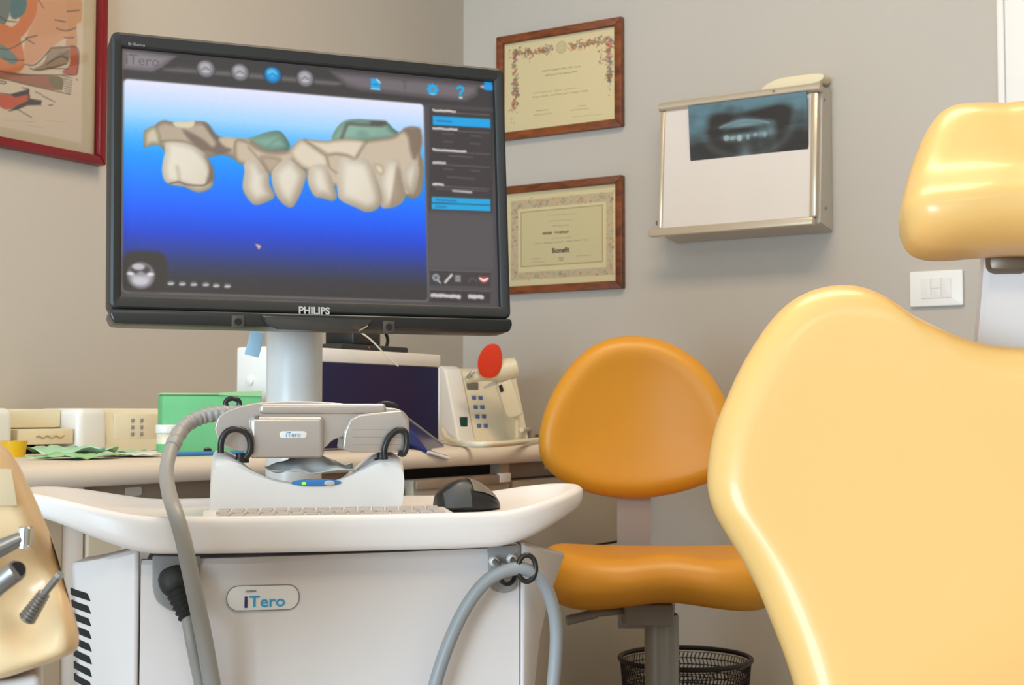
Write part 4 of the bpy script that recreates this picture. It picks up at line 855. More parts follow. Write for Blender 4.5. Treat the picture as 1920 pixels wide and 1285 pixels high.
wq = kf.pts([(546, 905), (640, 905), (592, 898), (592, 915)], ck)
obj('status_window', prism([tuple(p) for p in ell((wq[0][0] + wq[1][0]) / 2, wq[2][1] - 0.0035 - 0.001, (wq[1][0] - wq[0][0]) / 2, 0.0042, 36)], ck - 0.0018, ck + 0.002, 0.0006, 2), M['blue'], cr_)
wz = wq[2][1] - 0.005
obj('status_led', prism(ell((wq[0][0] * 0.75 + wq[1][0] * 0.25), wz, 0.0026, 0.0015, 14), ck - 0.0026, ck - 0.0018), M['led'], cr_)
obj('round_button', prism(ell((wq[0][0] * 0.24 + wq[1][0] * 0.76), wz, 0.0062, 0.003, 22), ck - 0.0034, ck - 0.0018, 0.0005, 2), M['silver2'], cr_)
for pts_, fx in (([(414, 850), (415, 828), (424, 811), (440, 805), (457, 809), (468, 823), (469, 845), (460, 860)], 452), ([(722, 862), (721, 842), (730, 820), (746, 807), (760, 811), (763, 832), (757, 851), (747, 849)], 716)):     # black retaining hooks
    obj('retaining_hook', tube([k3(x, y, ck - 0.008) for x, y in pts_], 0.0036, 10, 5), M['black'], cr_)
    obj('hook_foot', along([(0.006, 0), (0.006, 0.5), (0.009, 0.55), (0.009, 1)], k3(fx, 850, ck + 0.016), k3(fx, 868, ck + 0.016)), M['black'], cr_)
# crumpled tissue lying in the dip behind the scanner
def rag():
    n = 16; V = []; r = np.random.default_rng(3); ph = r.uniform(0, 6, 6)
    for j in range(n + 1):
        for i in range(n + 1):
            u, v = i / n - 0.5, j / n - 0.5; rr = math.hypot(u, v)
            V.append((0.0 + u * 0.10 - 0.010, ck + 0.06 + v * 0.07, 0.800 + 0.024 * math.exp(-(rr / 0.3) ** 2) + 0.004 * math.sin(14 * u + ph[0]) * math.cos(12 * v + ph[1]) + 0.012 * abs(u)))
    return V, [(j * (n + 1) + i, j * (n + 1) + i + 1, (j + 1) * (n + 1) + i + 1, (j + 1) * (n + 1) + i) for j in range(n) for i in range(n)]
tsu = obj('crumpled_tissue', rag(), M['tissue'], None, ang=70); tsu.matrix_world = cr_.matrix_world.copy(); md = tsu.modifiers.new('thickness', 'SOLIDIFY'); md.thickness = 0.001; tag(tsu, 'crumpled grey tissue in the dip of the white cradle', 'tissue')

# ---------------------------------------------------------------- handheld scanner resting on the cradle
sy = 0.135
sc_ = fthing('handheld_scanner', 'silver handheld intraoral scanner with grey hose lying across the cradle', 'scanner', kf)
def sp2(ps, yl=sy): return [tuple(p) for p in kf.pts(ps, yl)]
obj('main_shell', prism([tuple(p) for p in crom(sp2([(404, 812), (405, 792), (416, 776), (446, 763), (486, 755), (560, 753), (640, 757), (712, 764), (742, 768), (757, 780), (761, 803), (754, 825), (735, 832), (690, 822), (650, 818), (622, 824), (606, 838), (585, 846), (470, 846), (425, 838)]), 4, True)], sy - 0.031, sy + 0.03, 0.019, 5), M['silver'], sc_, ang=50)
obj('grip_block', prism(rrect(*(lambda a, b: (a[0], b[0], b[1], a[1]))(kf.px(466, 781, sy), kf.px(603, 857, sy)), 0.006), sy - 0.039, sy + 0.034, 0.0095, 4), M['silver'], sc_, ang=50)
obj('head_block', prism([tuple(p) for p in sp2([(650, 786), (668, 777), (745, 770), (757, 790), (760, 808), (752, 842), (745, 847), (655, 847), (636, 842), (640, 810)])], sy - 0.038, sy + 0.034, 0.011, 4), M['silver'], sc_, ang=50)
obj('top_ridge', prism(rrect(*(lambda a, b: (a[0], b[0], b[1], a[1]))(kf.px(484, 757, sy), kf.px(718, 777, sy)), 0.005), sy - 0.034, sy + 0.0, 0.004, 3), M['silver'], sc_, ang=50)
lb = (lambda a, b: (a[0], b[0], b[1], a[1]))(kf.px(524, 809, sy - 0.037), kf.px(575, 822, sy - 0.037))
lab = obj('name_label', prism(rrect(*lb, (lb[3] - lb[2]) / 2 - 0.0003, 6), sy - 0.0398, sy - 0.0385, 0.0003, 2), M['white'], sc_)
text('lettering', 'iTero', 0.0075, ((lb[0] + lb[1]) / 2, sy - 0.0401, lb[2] + 0.0016), M['blueink'], lab, extrude=0.0001)
obj('screw_cap', along([(0.0032, 0), (0.0032, 0.7), (0.002, 1)], k3(481, 784, sy - 0.03), k3(481, 784, sy - 0.0385), 14), M['steel'], sc_)
obj('rear_clip', ring(436, 757, 0.008, 0.006, sy + 0.03, 0.003), M['black'], sc_)
obj('front_clip', ring(724, 766, 0.012, 0.006, sy + 0.028, 0.003), M['black'], sc_)
for k in range(3): obj('head_groove', bbox(kf.px(655, 800, sy)[0], kf.px(752, 800, sy)[0], sy - 0.0383, sy - 0.0379, kf.px(700, 806 + k * 14, sy - 0.036)[1] - 0.0003, kf.px(700, 806 + k * 14, sy - 0.036)[1] + 0.0003), M['grey'], sc_, smooth=False)
HP = [(462, 776, sy), (432, 775, sy), (400, 777, sy), (370, 785, sy - 0.004), (342, 804, sy - 0.02), (322, 840, sy - 0.05), (312, 884, sy - 0.09), (317, 925, sy - 0.14), (328, 960, -0.058), (343, 1010, -0.07), (358, 1079, -0.066), (376, 1164, -0.055), (390, 1240, -0.048), (404, 1330, -0.04), (420, 1500, -0.03)]
HL = [k3(*p) for p in HP] + [np.array(p) for p in ((-0.098, -0.03, 0.34), (-0.108, -0.03, 0.27), (-0.128, -0.028, 0.245), (-0.146, -0.025, 0.28), (-0.142, -0.022, 0.40))] + [k3(396, 1400, -0.02)]
hs = obj('hose', tube(HL, lambda q: 0.0066 + 0.0026 * min(1, 1.35 * q) - 0.0018 * max(0, (q - 0.8) / 0.2), 18, 8), M['hose'], sc_)
def ribbed(t_): return 0.0095 - 0.0012 * t_ + 0.0006 * math.sin(t_ * 2 * PI * 12)
obj('strain_relief', tube([k3(*p) for p in HP[:6]], ribbed, 18, 24), M['hose'], hs)
# black ribbed plug in the left socket and the lead going down beside the hose
plg = obj('socket_plug', along([(0.004, 0), (0.0125, 0.02), (0.0155, 0.1), (0.0165, 0.22), (0.0155, 0.34), (0.013, 0.42)] + [(0.0118 - 0.0028 * q + (0.0016 if i % 2 else -0.0009), 0.45 + 0.5 * q) for i, q in enumerate(np.linspace(0, 1, 10))] + [(0.008, 1)], k3(320, 1070, -0.002), k3(354, 1160, -0.03), 24), M['blackm'], ct, ang=60)
o = obj('plug_lead', tube([k3(351, 1150, -0.028), k3(359, 1195, -0.034), k3(368, 1240, -0.032), k3(379, 1295, -0.028), k3(396, 1400, -0.02)], 0.0072, 14), M['hose'], plg)

# ---------------------------------------------------------------- mouse on the tray
mp = kf.local(hit(884, 952, (0, 0, 0.762), (0, 0, 1)))
mf = Frame(kf.o + kf.X * mp[0] + kf.Y * (mp[1] + 0.03) + _Z * 0.7565, 44.25 + 12)
t = fthing('computer_mouse', 'black and grey computer mouse at the right end of the tray', 'mouse', mf)
def mring(u):
    x = -0.039 + 0.078 * u; env = max(0.0, 1 - abs(2 * u - 1) ** 3.0); hgt = 0.033 * (math.sin(PI * min(1, u * 0.86 + 0.11)) ** 0.75) ; wd = 0.027 * (env ** 0.35)
    return [(x, wd * math.cos(a) * (1 if math.sin(a) > 0 else 0.95), 0.004 + max(0, hgt * math.sin(a)) if math.sin(a) > 0 else 0.004 + 0.004 * math.sin(a)) for a in np.linspace(0, 2 * PI, 28, endpoint=False)]
obj('shell', loft([mring(u) for u in np.linspace(0.01, 0.99, 26)]), M['black'], t, ang=70)
def patch(f0, f1, a0, a1, off, nm, m):
    V = []; n1, n2 = 10, 8
    for i in range(n1 + 1):
        R = mring(f0 + (f1 - f0) * i / n1); c_ = np.array((R[0][0], 0, 0.004)); 
        for j in range(n2 + 1):
            a = (a0 + (a1 - a0) * j / n2) / (2 * PI) * 28; k = int(a) % 28; fr_ = a - int(a)
            p = np.array(R[k]) * (1 - fr_) + np.array(R[(k + 1) % 28]) * fr_; d = (p - c_); d /= np.linalg.norm(d) + 1e-9
            V.append(p + d * off)
    return obj(nm, (V, [(i * (n2 + 1) + j, i * (n2 + 1) + j + 1, (i + 1) * (n2 + 1) + j + 1, (i + 1) * (n2 + 1) + j) for i in range(n1) for j in range(n2)]), m, t, ang=70)
patch(0.06, 0.44, PI * 0.68, PI * 0.985, 0.0012, 'side_grip', M['lcd'] if 0 else mat('mouse_grip', (72, 74, 74), 0.6, var=0.03))
patch(0.50, 0.9, PI * 0.30, PI * 0.80, 0.0012, 'top_cover', mat('mouse_cover', (128, 118, 104), 0.3, metal=0.3, var=0.05))

# ---------------------------------------------------------------- monitor
mo = Frame(at(575, 380, 1.8), 53.95, 4.5)
t = fthing('monitor', 'black widescreen monitor showing a 3D scan of teeth on blue', 'monitor', mo)
bl, bt_ = mo.px(204, 62), None
X0 = mo.px(205, 330)[0]; X1 = mo.px(946.5, 380)[0]; Z1 = (mo.px(215, 62)[1] + mo.px(945, 135)[1]) / 2; Z0 = (mo.px(195, 607)[1] + mo.px(948, 628)[1]) / 2
SX0 = (mo.px(230.4, 92.3)[0] + mo.px(222, 556)[0]) / 2; SX1 = (mo.px(929.5, 155.8)[0] + mo.px(927, 579)[0]) / 2
SZ1 = (mo.px(230.4, 92.3)[1] + mo.px(929.5, 155.8)[1]) / 2; SZ0 = (mo.px(927, 579)[1] + mo.px(222, 556)[1]) / 2
zl = (mo.px(193, 578)[1] + mo.px(946, 603)[1]) / 2
def frame_ring():
    outer = rrect(X0, X1, zl, Z1, 0.008, 5); 
    a = join(bbox(X0, SX0, -0.012, 0.03, zl, Z1, 0.004), bbox(SX1, X1, -0.012, 0.03, zl, Z1, 0.004), bbox(SX0 - 0.004, SX1 + 0.004, -0.0119, 0.03, SZ1, Z1 - 0.0002, 0.003), bbox(SX0 - 0.004, SX1 + 0.004, -0.0119, 0.03, zl + 0.0002, SZ0, 0.003)); return a
bm = bmesh.new()
o_ = rrect(X0, X1, zl, Z1, 0.009, 6); i_ = [(SX0, SZ0), (SX1, SZ0), (SX1, SZ1), (SX0, SZ1)]
# bevelled bezel ring: outer side, front face, inner lip, all as one loft between matching loops
def loopy(x0, x1, z0, z1, r, y): return [(x, y, z) for x, z in rrect(x0, x1, z0, z1, r, 6)]
obj('bezel', loft([loopy(X0, X1, zl, Z1, 0.009, 0.034), loopy(X0, X1, zl, Z1, 0.009, -0.008), loopy(X0 + 0.001, X1 - 0.001, zl + 0.001, Z1 - 0.001, 0.008, -0.0105), loopy(X0 + 0.004, X1 - 0.004, zl + 0.003, Z1 - 0.004, 0.006, -0.012), loopy(SX0 - 0.002, SX1 + 0.002, SZ0 - 0.002, SZ1 + 0.002, 0.0012, -0.011), loopy(SX0, SX1, SZ0, SZ1, 0.0006, -0.0095), loopy(SX0, SX1, SZ0, SZ1, 0.0006, 0.0)], cap=False), M['bezel'], t, ang=30)
obj('back_cover', join(bbox(X0 + 0.002, X1 - 0.002, 0.0335, 0.048, zl, Z1 - 0.002, 0.006), bbox(-0.15, 0.16, 0.0475, 0.068, -0.13, 0.12, 0.015)), M['blackm'], t)
lo = [tuple(p) for p in crom([(X0 + 0.001, zl - 0.0006), (X1 - 0.001, zl - 0.0006), (X1, Z0 + 0.01), (X1 - 0.004, Z0 + 0.001), (X1 - 0.02, Z0), (X0 + 0.02, Z0), (X0 + 0.004, Z0 + 0.001), (X0, Z0 + 0.01)], 1, True)]
obj('lower_bezel', prism(lo, -0.016, 0.03, 0.003, 3), M['bezel2'], t)
lg = mo.pts([(490, 592), (500, 608), (520, 618), (600, 622), (672, 621), (688, 612), (700, 600), (600, 596)], -0.016)
lens = obj('sensor_lens', prism(lg, -0.0185, -0.0145, 0.0012, 2), M['smoke'], t)
obj('lens_edge', tube([(p[0], -0.0185, p[1]) for p in lg[0:3]], 0.0006, 6, 2), M['smoke'], lens)
obj('lens_edge', tube([(p[0], -0.0185, p[1]) for p in lg[4:6]], 0.0012, 6, 2), M['chrome'], lens)
for x, y in ((446, 604), (729, 614)):
    c_ = mo.px(x, y, -0.016); sw = obj('square_sensor', rbox((c_[0], -0.0165, c_[1]), (0.0155, 0.002, 0.016), 0.001), M['sensor'], t)
    obj('sensor_eye', along([(0.0045, 0), (0.0045, 1)], (c_[0], -0.0174, c_[1]), (c_[0], -0.0182, c_[1]), 14), M['dark'], sw)
c_ = mo.px(589, 589, -0.012); text('maker_name', 'PHILIPS', 0.0125, (c_[0], -0.0124, c_[1]), M['silver2'], t, bold=0.0004)
c_ = mo.px(256, 85, -0.012); text('model_mark', 'Brilliance', 0.0055, (c_[0], -0.0123, c_[1] - 0.001), M['grey'], t)
nk = obj('neck_bracket', bbox(-0.06, 0.06, 0.068, 0.088, -0.09, 0.06, 0.004), M['steel'], t)

SW, SH = SX1 - SX0, SZ1 - SZ0
P = Panel(SW, SH, 520, 325, (78, 72, 74))
def SP(ps): return [(p[0] - SX0, p[1] - SZ0) for p in mo.pts(ps, 0.0)]
k1 = lambda ps: SP([(180 + x * 0.46707, 40 + y * 0.46693) for x, y in ps])
k2 = lambda ps: SP([(260 + x * 0.17125, 180 + y * 0.1712) for x, y in ps])
k3_ = lambda ps: SP([(440 + x * 0.19792, 200 + y * 0.19784) for x, y in ps])
# header bar
P.fill(k1([(108, 118), (1605, 255), (1605, 352), (1330, 335), (108, 232)]), (58, 53, 52), 6)
for k in range(8):
    b_ = k / 7; P.fill(k1([(330, 176 + 4 * k), (960, 232 + 4 * k), (985, 262 - 2 * k), (560, 222 - 2 * k), (270, 205 - 2 * k)]), (64 + 8 * k, 58 + 8 * k, 58 + 8 * k), 5, alpha=0.4)
P.fill(k1([(106, 112), (325, 140), (262, 188), (225, 204), (106, 193)]), (134, 126, 130), 2.5, edge=(104, 96, 99), ew=9)
P.fill(k1([(930, 196), (1540, 252), (1530, 300), (1480, 325), (1330, 312), (1060, 282), (1005, 266), (965, 232)]), (112, 103, 107), 3, edge=(80, 72, 74), ew=10)
for (x, y), on in (((440, 192), 0), ((577, 206), 0), ((708, 217), 1), ((839, 230), 0)):
    c = k1([(x, y)])[0]; r = 0.0112
    P.dot(c[0], c[1], r * 1.12, r * 1.12, (50, 46, 48), 0.8, 3)
    P.dot(c[0], c[1], r, r, (22, 150, 222) if on else (150, 148, 152), 1, 2, edge=(8, 96, 150) if on else (108, 104, 108), ew=7)
    P.dot(c[0] - 0.001, c[1] + 0.003, r * 0.6, r * 0.45, (96, 206, 246) if on else (182, 180, 184), 0.7, 4)
    P.stroke([(c[0] - 0.004, c[1] - 0.001), (c[0], c[1] + 0.002), (c[0] + 0.004, c[1] - 0.001)], 0.0014, (8, 90, 140) if on else (96, 94, 98), 0.8)
    if not on: P.stroke([(c[0] - 0.0035, c[1] - 0.004), (c[0] + 0.004, c[1] - 0.0036)], 0.0013, (226, 224, 228), 0.8)
def icon(pt, fn): c = k1([pt])[0]; fn(*c)
CY = (30, 166, 226)
icon((1120, 255), lambda x, z: (P.fill([(x - 0.006, z - 0.0075), (x + 0.0065, z - 0.0075), (x + 0.0065, z + 0.003), (x + 0.002, z + 0.0078), (x - 0.006, z + 0.0078)], CY, 1.5), P.stroke([(x + 0.002, z + 0.007), (x + 0.0065, z + 0.003)], 0.002, (206, 224, 236)), P.stroke([(x - 0.006, z - 0.006), (x + 0.006, z - 0.0062)], 0.0018, (196, 220, 232), 0.8), P.stroke([(x - 0.003, z), (x + 0.0035, z)], 0.0012, (6, 100, 160))))
icon((1238, 258), lambda x, z: (P.stroke([(x - 0.004, z + 0.005), (x + 0.004, z + 0.005)], 0.0014, (74, 66, 70), 0.7), P.stroke([(x, z + 0.005), (x, z - 0.005)], 0.0016, (84, 76, 80), 0.7)))
icon((1350, 275), lambda x, z: ([P.dot(x + 0.0062 * math.cos(a), z + 0.0062 * math.sin(a), 0.0022, 0.0022, CY) for a in np.linspace(0, 6.28, 9)], P.dot(x, z, 0.006, 0.006, CY), P.dot(x, z, 0.0026, 0.0026, (120, 132, 136)), P.stroke([(x - 0.004, z - 0.0065), (x + 0.004, z - 0.0065)], 0.0014, (190, 218, 232), 0.8)))
icon((1461, 284), lambda x, z: (P.stroke([(x - 0.0045, z + 0.004), (x - 0.001, z + 0.0072), (x + 0.0038, z + 0.0055), (x + 0.0036, z + 0.0015), (x, z - 0.0015), (x, z - 0.004)], 0.0034, CY), P.dot(x + 0.0003, z - 0.0082, 0.0028, 0.0016, (180, 214, 224))))
for k in range(4): icon((1550 + k * 14, 264 + k), lambda x, z: P.dot(x, z, 0.0034, 0.0022, (196, 192, 192), 0.85, 3))
icon((1628, 266), lambda x, z: None)
# viewport with its own colour gradient
vp = k1([(115, 231), (1331, 338), (1312, 1126), (104, 1080)])
vx0, vx1 = (vp[0][0] + vp[3][0]) / 2, (vp[1][0] + vp[2][0]) / 2; vz1, vz0 = (vp[0][1] + vp[1][1]) / 2, (vp[2][1] + vp[3][1]) / 2
P.fill(rrect(vx0 - 0.0016, vx1 + 0.0016, vz0 - 0.0018, vz1 + 0.001, 0.006), (112, 106, 110), 2)
gs = [(0, (228, 230, 250)), (0.07, (206, 222, 252)), (0.16, (160, 212, 255)), (0.27, (66, 176, 255)), (0.36, (8, 150, 255)), (0.5, (0, 118, 255)), (0.62, (6, 90, 244)), (0.72, (24, 66, 206)), (0.8, (40, 60, 150)), (0.87, (50, 56, 96)), (0.93, (56, 52, 56)), (1, (56, 50, 46))]
idx, d = P.sd(rrect(vx0, vx1, vz0, vz1, 0.005)); a = np.clip(d / (1.5 * P.px) + 0.5, 0, 1)
vv = (vz1 - P.z[idx]) / (vz1 - vz0); gc = np.stack([np.interp(vv, [g[0] for g in gs], [g[1][k] for g in gs]) for k in range(3)], 1)
gc += (rng.normal(0, 2.0, (len(idx), 1)))
P.c[idx] = P.c[idx] * (1 - a[:, None]) + gc * a[:, None]
# scanned teeth: gum band, green inner surfaces, then the crowns
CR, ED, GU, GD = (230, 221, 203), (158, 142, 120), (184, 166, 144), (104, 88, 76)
P.fill(k3_([(120, 322), (200, 280), (290, 248), (400, 230), (455, 258), (520, 365), (480, 430), (300, 430)]), (136, 176, 158), 1.6, edge=(84, 112, 100), ew=14, sm=4, dirn=(1, -0.2))
P.fill(k3_([(918, 310), (955, 215), (1030, 142), (1140, 122), (1300, 130), (1430, 145), (1500, 210), (1560, 262), (1500, 330), (1000, 340)]), (140, 178, 160), 1.6, edge=(88, 112, 98), ew=12, sm=4, dirn=(1, -0.3))
P.stroke([tuple(p) for p in crom(k3_([(1010, 300), (1050, 200), (1080, 165), (1200, 175), (1390, 180)]), 5)], 0.0045, (86, 84, 72), 0.75, 4); P.stroke(k3_([(1300, 160), (1420, 160)]), 0.006, (78, 74, 62), 0.8, 4)
P.dot(*k3_([(1210, 265)])[0], 0.008, 0.005, (112, 148, 132), 0.7, 6)
P.stroke([tuple(p) for p in crom(k3_([(300, 400), (360, 340), (430, 300)]), 4)], 0.003, (104, 142, 128), 0.7, 4)
P.fill(k2([(60, 385), (80, 376), (120, 402), (180, 322), (230, 284), (290, 270), (380, 290), (520, 285), (610, 280), (720, 285), (770, 320), (820, 400), (880, 452), (1000, 464), (1200, 475), (1300, 540), (1420, 600), (1640, 610), (1640, 800), (1300, 800), (1150, 745), (1080, 715), (1000, 672), (900, 648), (810, 668), (700, 680), (500, 640), (300, 620), (230, 552), (150, 545), (65, 572), (52, 480)]), GU, 1.6, edge=(138, 120, 101), ew=9, sm=3)
P.fill(k2([(60, 400), (170, 330), (235, 420), (235, 540), (150, 540), (68, 562)]), (206, 196, 170), 1.6, edge=(150, 140, 112), ew=8, sm=3)
P.fill(k2([(380, 292), (520, 286), (612, 282), (580, 345), (480, 352), (400, 335)]), (218, 208, 176), 1.6, sm=3)
P.fill(k2([(700, 300), (780, 340), (850, 430), (960, 500), (1010, 600), (900, 640), (760, 620), (640, 560), (540, 470), (480, 370), (600, 420), (720, 490), (800, 560), (840, 520), (780, 420)]), GD, 5, alpha=0.75, sm=3)
P.fill(k2([(880, 460), (1180, 478), (1200, 520), (1100, 560), (960, 570)]), (206, 188, 160), 4, alpha=0.9, sm=3)
P.fill(k3_([(0, 320), (120, 330), (230, 400), (330, 432), (480, 430), (560, 365), (640, 312), (760, 322), (870, 330), (960, 315), (1100, 310), (1200, 325), (1380, 306), (1500, 285), (1560, 240), (1650, 192), (1740, 205), (1765, 260), (1770, 350), (1752, 440), (1782, 560), (1765, 800), (1700, 870), (1600, 840), (1400, 800), (1000, 760), (700, 720), (660, 600), (500, 640), (300, 640), (100, 560), (0, 500)]), (202, 184, 160), 1.6, edge=(150, 132, 110), ew=7, sm=3)
P.fill(k3_([(1600, 215), (1740, 205), (1765, 260), (1770, 350), (1745, 440), (1700, 520), (1660, 420), (1640, 300)]), (120, 100, 82), 7, alpha=0.85, sm=3)
P.fill(k3_([(520, 440), (560, 368), (640, 316), (760, 390), (860, 462), (890, 560), (780, 600), (660, 590), (560, 510)]), (222, 209, 186), 4, edge=(186, 169, 145), ew=8, sm=3)
P.fill(k3_([(640, 318), (760, 324), (870, 332), (960, 318), (1100, 312), (1225, 335), (1190, 420), (1140, 495), (1060, 470), (960, 456), (880, 462), (800, 412)]), (222, 207, 184), 2, edge=(178, 160, 136), ew=6, sm=3)
P.fill(k3_([(240, 470), (430, 490), (430, 560), (330, 640), (280, 580)]), (184, 165, 142), 5, edge=(158, 139, 117), ew=8, sm=3)
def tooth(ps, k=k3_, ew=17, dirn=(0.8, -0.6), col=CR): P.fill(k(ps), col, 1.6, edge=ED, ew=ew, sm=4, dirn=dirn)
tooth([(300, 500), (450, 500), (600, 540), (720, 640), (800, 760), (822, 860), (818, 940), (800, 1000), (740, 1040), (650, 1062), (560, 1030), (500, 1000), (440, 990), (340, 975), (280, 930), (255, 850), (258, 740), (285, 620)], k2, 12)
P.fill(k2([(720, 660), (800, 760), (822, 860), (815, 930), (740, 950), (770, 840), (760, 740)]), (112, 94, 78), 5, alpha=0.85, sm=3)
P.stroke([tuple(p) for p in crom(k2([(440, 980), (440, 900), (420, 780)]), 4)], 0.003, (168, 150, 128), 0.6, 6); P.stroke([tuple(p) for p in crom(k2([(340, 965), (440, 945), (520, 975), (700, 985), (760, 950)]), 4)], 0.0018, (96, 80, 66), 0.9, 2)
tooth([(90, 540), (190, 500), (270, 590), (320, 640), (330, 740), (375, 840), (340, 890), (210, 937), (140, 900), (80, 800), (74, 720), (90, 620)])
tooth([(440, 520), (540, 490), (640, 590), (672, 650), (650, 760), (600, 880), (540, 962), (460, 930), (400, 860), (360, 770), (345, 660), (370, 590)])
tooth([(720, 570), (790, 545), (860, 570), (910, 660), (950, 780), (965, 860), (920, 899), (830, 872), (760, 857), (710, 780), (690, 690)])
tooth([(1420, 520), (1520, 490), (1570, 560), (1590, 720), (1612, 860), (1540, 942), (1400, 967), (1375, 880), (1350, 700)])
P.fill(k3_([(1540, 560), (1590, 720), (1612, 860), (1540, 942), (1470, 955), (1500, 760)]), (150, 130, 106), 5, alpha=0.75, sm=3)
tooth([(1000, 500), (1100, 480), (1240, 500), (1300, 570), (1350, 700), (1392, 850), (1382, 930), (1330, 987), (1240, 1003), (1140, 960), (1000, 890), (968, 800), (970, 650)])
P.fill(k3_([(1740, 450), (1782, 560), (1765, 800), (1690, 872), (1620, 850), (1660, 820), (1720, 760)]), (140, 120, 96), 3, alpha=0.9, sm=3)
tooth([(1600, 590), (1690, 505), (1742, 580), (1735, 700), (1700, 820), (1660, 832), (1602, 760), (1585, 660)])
P.fill(k3_([(1310, 545), (1400, 560), (1410, 640), (1350, 640)]), (222, 208, 182), 3, edge=(180, 162, 138), ew=6, sm=3)
for ps in ([(660, 320), (760, 390), (860, 462), (960, 456), (1060, 470), (1140, 497), (1200, 410), (1250, 340)], [(130, 390), (200, 470), (280, 570), (330, 640)], [(540, 500), (640, 585), (680, 600)], [(870, 480), (900, 580), (960, 630)]):
    P.stroke([tuple(p) for p in crom(k3_(ps), 5)], 0.0020, (122, 104, 86), 0.6, 4)
P.stroke([tuple(p) for p in crom(k2([(250, 500), (380, 495), (520, 510), (640, 560), (760, 640)]), 5)], 0.0020, (110, 94, 80), 0.65, 4)
# cursor, joystick disc and small tool icons
c = k1([(650, 906)])[0]; P.fill([(c[0] - 0.004, c[1] + 0.004), (c[0] + 0.004, c[1] + 0.001), (c[0] + 0.001, c[1] - 0.004)], (236, 190, 150), 1.5)
c = k1([(180, 1022)])[0]
P.fill(rrect(vx0, vx0 + 0.052, vz0, vz0 + 0.05, 0.014), (56, 50, 44), 6)
P.dot(c[0], c[1], 0.0168, 0.0168, (176, 172, 178), 1, 2, edge=(110, 106, 110), ew=8); P.dot(c[0] - 0.001, c[1] + 0.007, 0.012, 0.006, (60, 54, 50), 0.9, 4); P.dot(c[0] - 0.003, c[1] + 0.0105, 0.0075, 0.004, (204, 202, 208), 0.9, 3); P.dot(c[0], c[1] + 0.002, 0.0045, 0.003, (160, 156, 158), 0.9, 3)
for dx in (-0.0125, 0.0115): P.dot(c[0] + dx, c[1] + 0.002, 0.0042, 0.0018, (232, 230, 234), 0.95, 2)
P.dot(c[0] - 0.001, c[1] - 0.007, 0.009, 0.005, (206, 204, 210), 0.8, 5)
for x, y in ((300, 1053), (346, 1055), (392, 1057), (440, 1058), (482, 1062), (527, 1064)):
    c = k1([(x, y)])[0]; P.dot(c[0], c[1], 0.0042, 0.0028, (150, 148, 146), 0.8, 2); P.stroke([(c[0] - 0.003, c[1] - 0.0012), (c[0] + 0.003, c[1] - 0.0005)], 0.0016, (226, 226, 226), 0.9)
# side bar
sb = k1([(1338, 345), (1595, 362), (1590, 772), (1335, 760)]); P.fill(sb, (60, 53, 52), 3)
P.fill(k1([(1335, 775), (1592, 782), (1592, 995), (1332, 990)]), (84, 78, 80), 8)
def bar(a, b, h_, col, txt=None):
    p, q = k1([a, b]); P.fill([(p[0], p[1] - h_), (q[0], q[1] - h_), (q[0], q[1] + h_), (p[0], p[1] + h_)], col, 1.6)
    if txt: P.stroke([(p[0] + 0.006, p[1]), (p[0] + 0.006 + txt, p[1])], 0.0024, (14, 104, 160), 0.7)
bar((1350, 399), (1582, 412), 0.0062, (18, 160, 226), 0.02); bar((1346, 717), (1582, 727), 0.0039, (16, 164, 222), 0.028); bar((1346, 744), (1582, 753), 0.0039, (16, 164, 222), 0.014)
for y, l in ((358, 88), (430, 95), (516, 130), (568, 48), (655, 40)):
    q = k1([(1352, y), (1352 + l, y + l * 0.075)]); P.stroke([(q[0][0] + (q[1][0] - q[0][0]) * u, q[0][1] + (q[1][1] - q[0][1]) * u + random.uniform(-0.0006, 0.0006)) for u in np.linspace(0, 1, 12)], 0.0032, (212, 206, 202), 0.95)
    q = k1([(1352, y + 6), (1578, y + 20)]); P.stroke(q, 0.0009, (136, 128, 126), 0.8)
for x, y, l in ((1390, 452, 42), (1505, 461, 40), (1395, 484, 34), (1500, 492, 40), (1415, 541, 95), (1395, 594, 36), (1505, 601, 34), (1410, 626, 108)): q = k1([(x, y), (x + l, y + l * 0.07)]); P.stroke(q, 0.0022, (92, 85, 84), 0.8)
q = k1([(1432, 682), (1505, 688)]); P.stroke(q, 0.003, (196, 190, 186), 0.9); q = k1([(1362, 673), (1568, 683)]); P.stroke(q, 0.0008, (136, 128, 126), 0.8)
P.fill(k1([(1340, 1000), (1582, 1008), (1582, 1068), (1338, 1060)]), (62, 56, 55), 2); P.stroke(k1([(1342, 1000), (1580, 1008)]), 0.0009, (120, 114, 114), 0.9)
P.fill(k1([(1340, 1078), (1582, 1086), (1580, 1135), (1338, 1128)]), (58, 51, 50), 2); P.stroke(k1([(1342, 1078), (1580, 1086)]), 0.0009, (110, 104, 104), 0.9); P.stroke(k1([(1462, 1084), (1460, 1130)]), 0.001, (84, 78, 78), 0.9)
icon((1363, 1030), lambda x, z: (P.dot(x, z, 0.0052, 0.005, (150, 156, 164), 1, 2), P.dot(x, z, 0.0024, 0.0022, (90, 92, 98), 1, 2), P.stroke([(x + 0.003, z - 0.004), (x + 0.006, z - 0.007)], 0.002, (196, 196, 200))))
icon((1412, 1034), lambda x, z: P.stroke([(x - 0.004, z - 0.005), (x + 0.005, z + 0.005)], 0.0034, (200, 198, 200)))
icon((1451, 1034), lambda x, z: (P.fill([(x - 0.004, z - 0.0044), (x + 0.004, z - 0.0044), (x + 0.004, z + 0.0044), (x - 0.004, z + 0.0044)], (140, 140, 146), 2), P.stroke([(x - 0.004, z), (x + 0.004, z)], 0.0007, (90, 90, 94))))
icon((1511, 1040), lambda x, z: P.stroke([(x - 0.006, z - 0.002), (x, z + 0.003), (x + 0.006, z - 0.002)], 0.002, (92, 86, 84), 0.8))
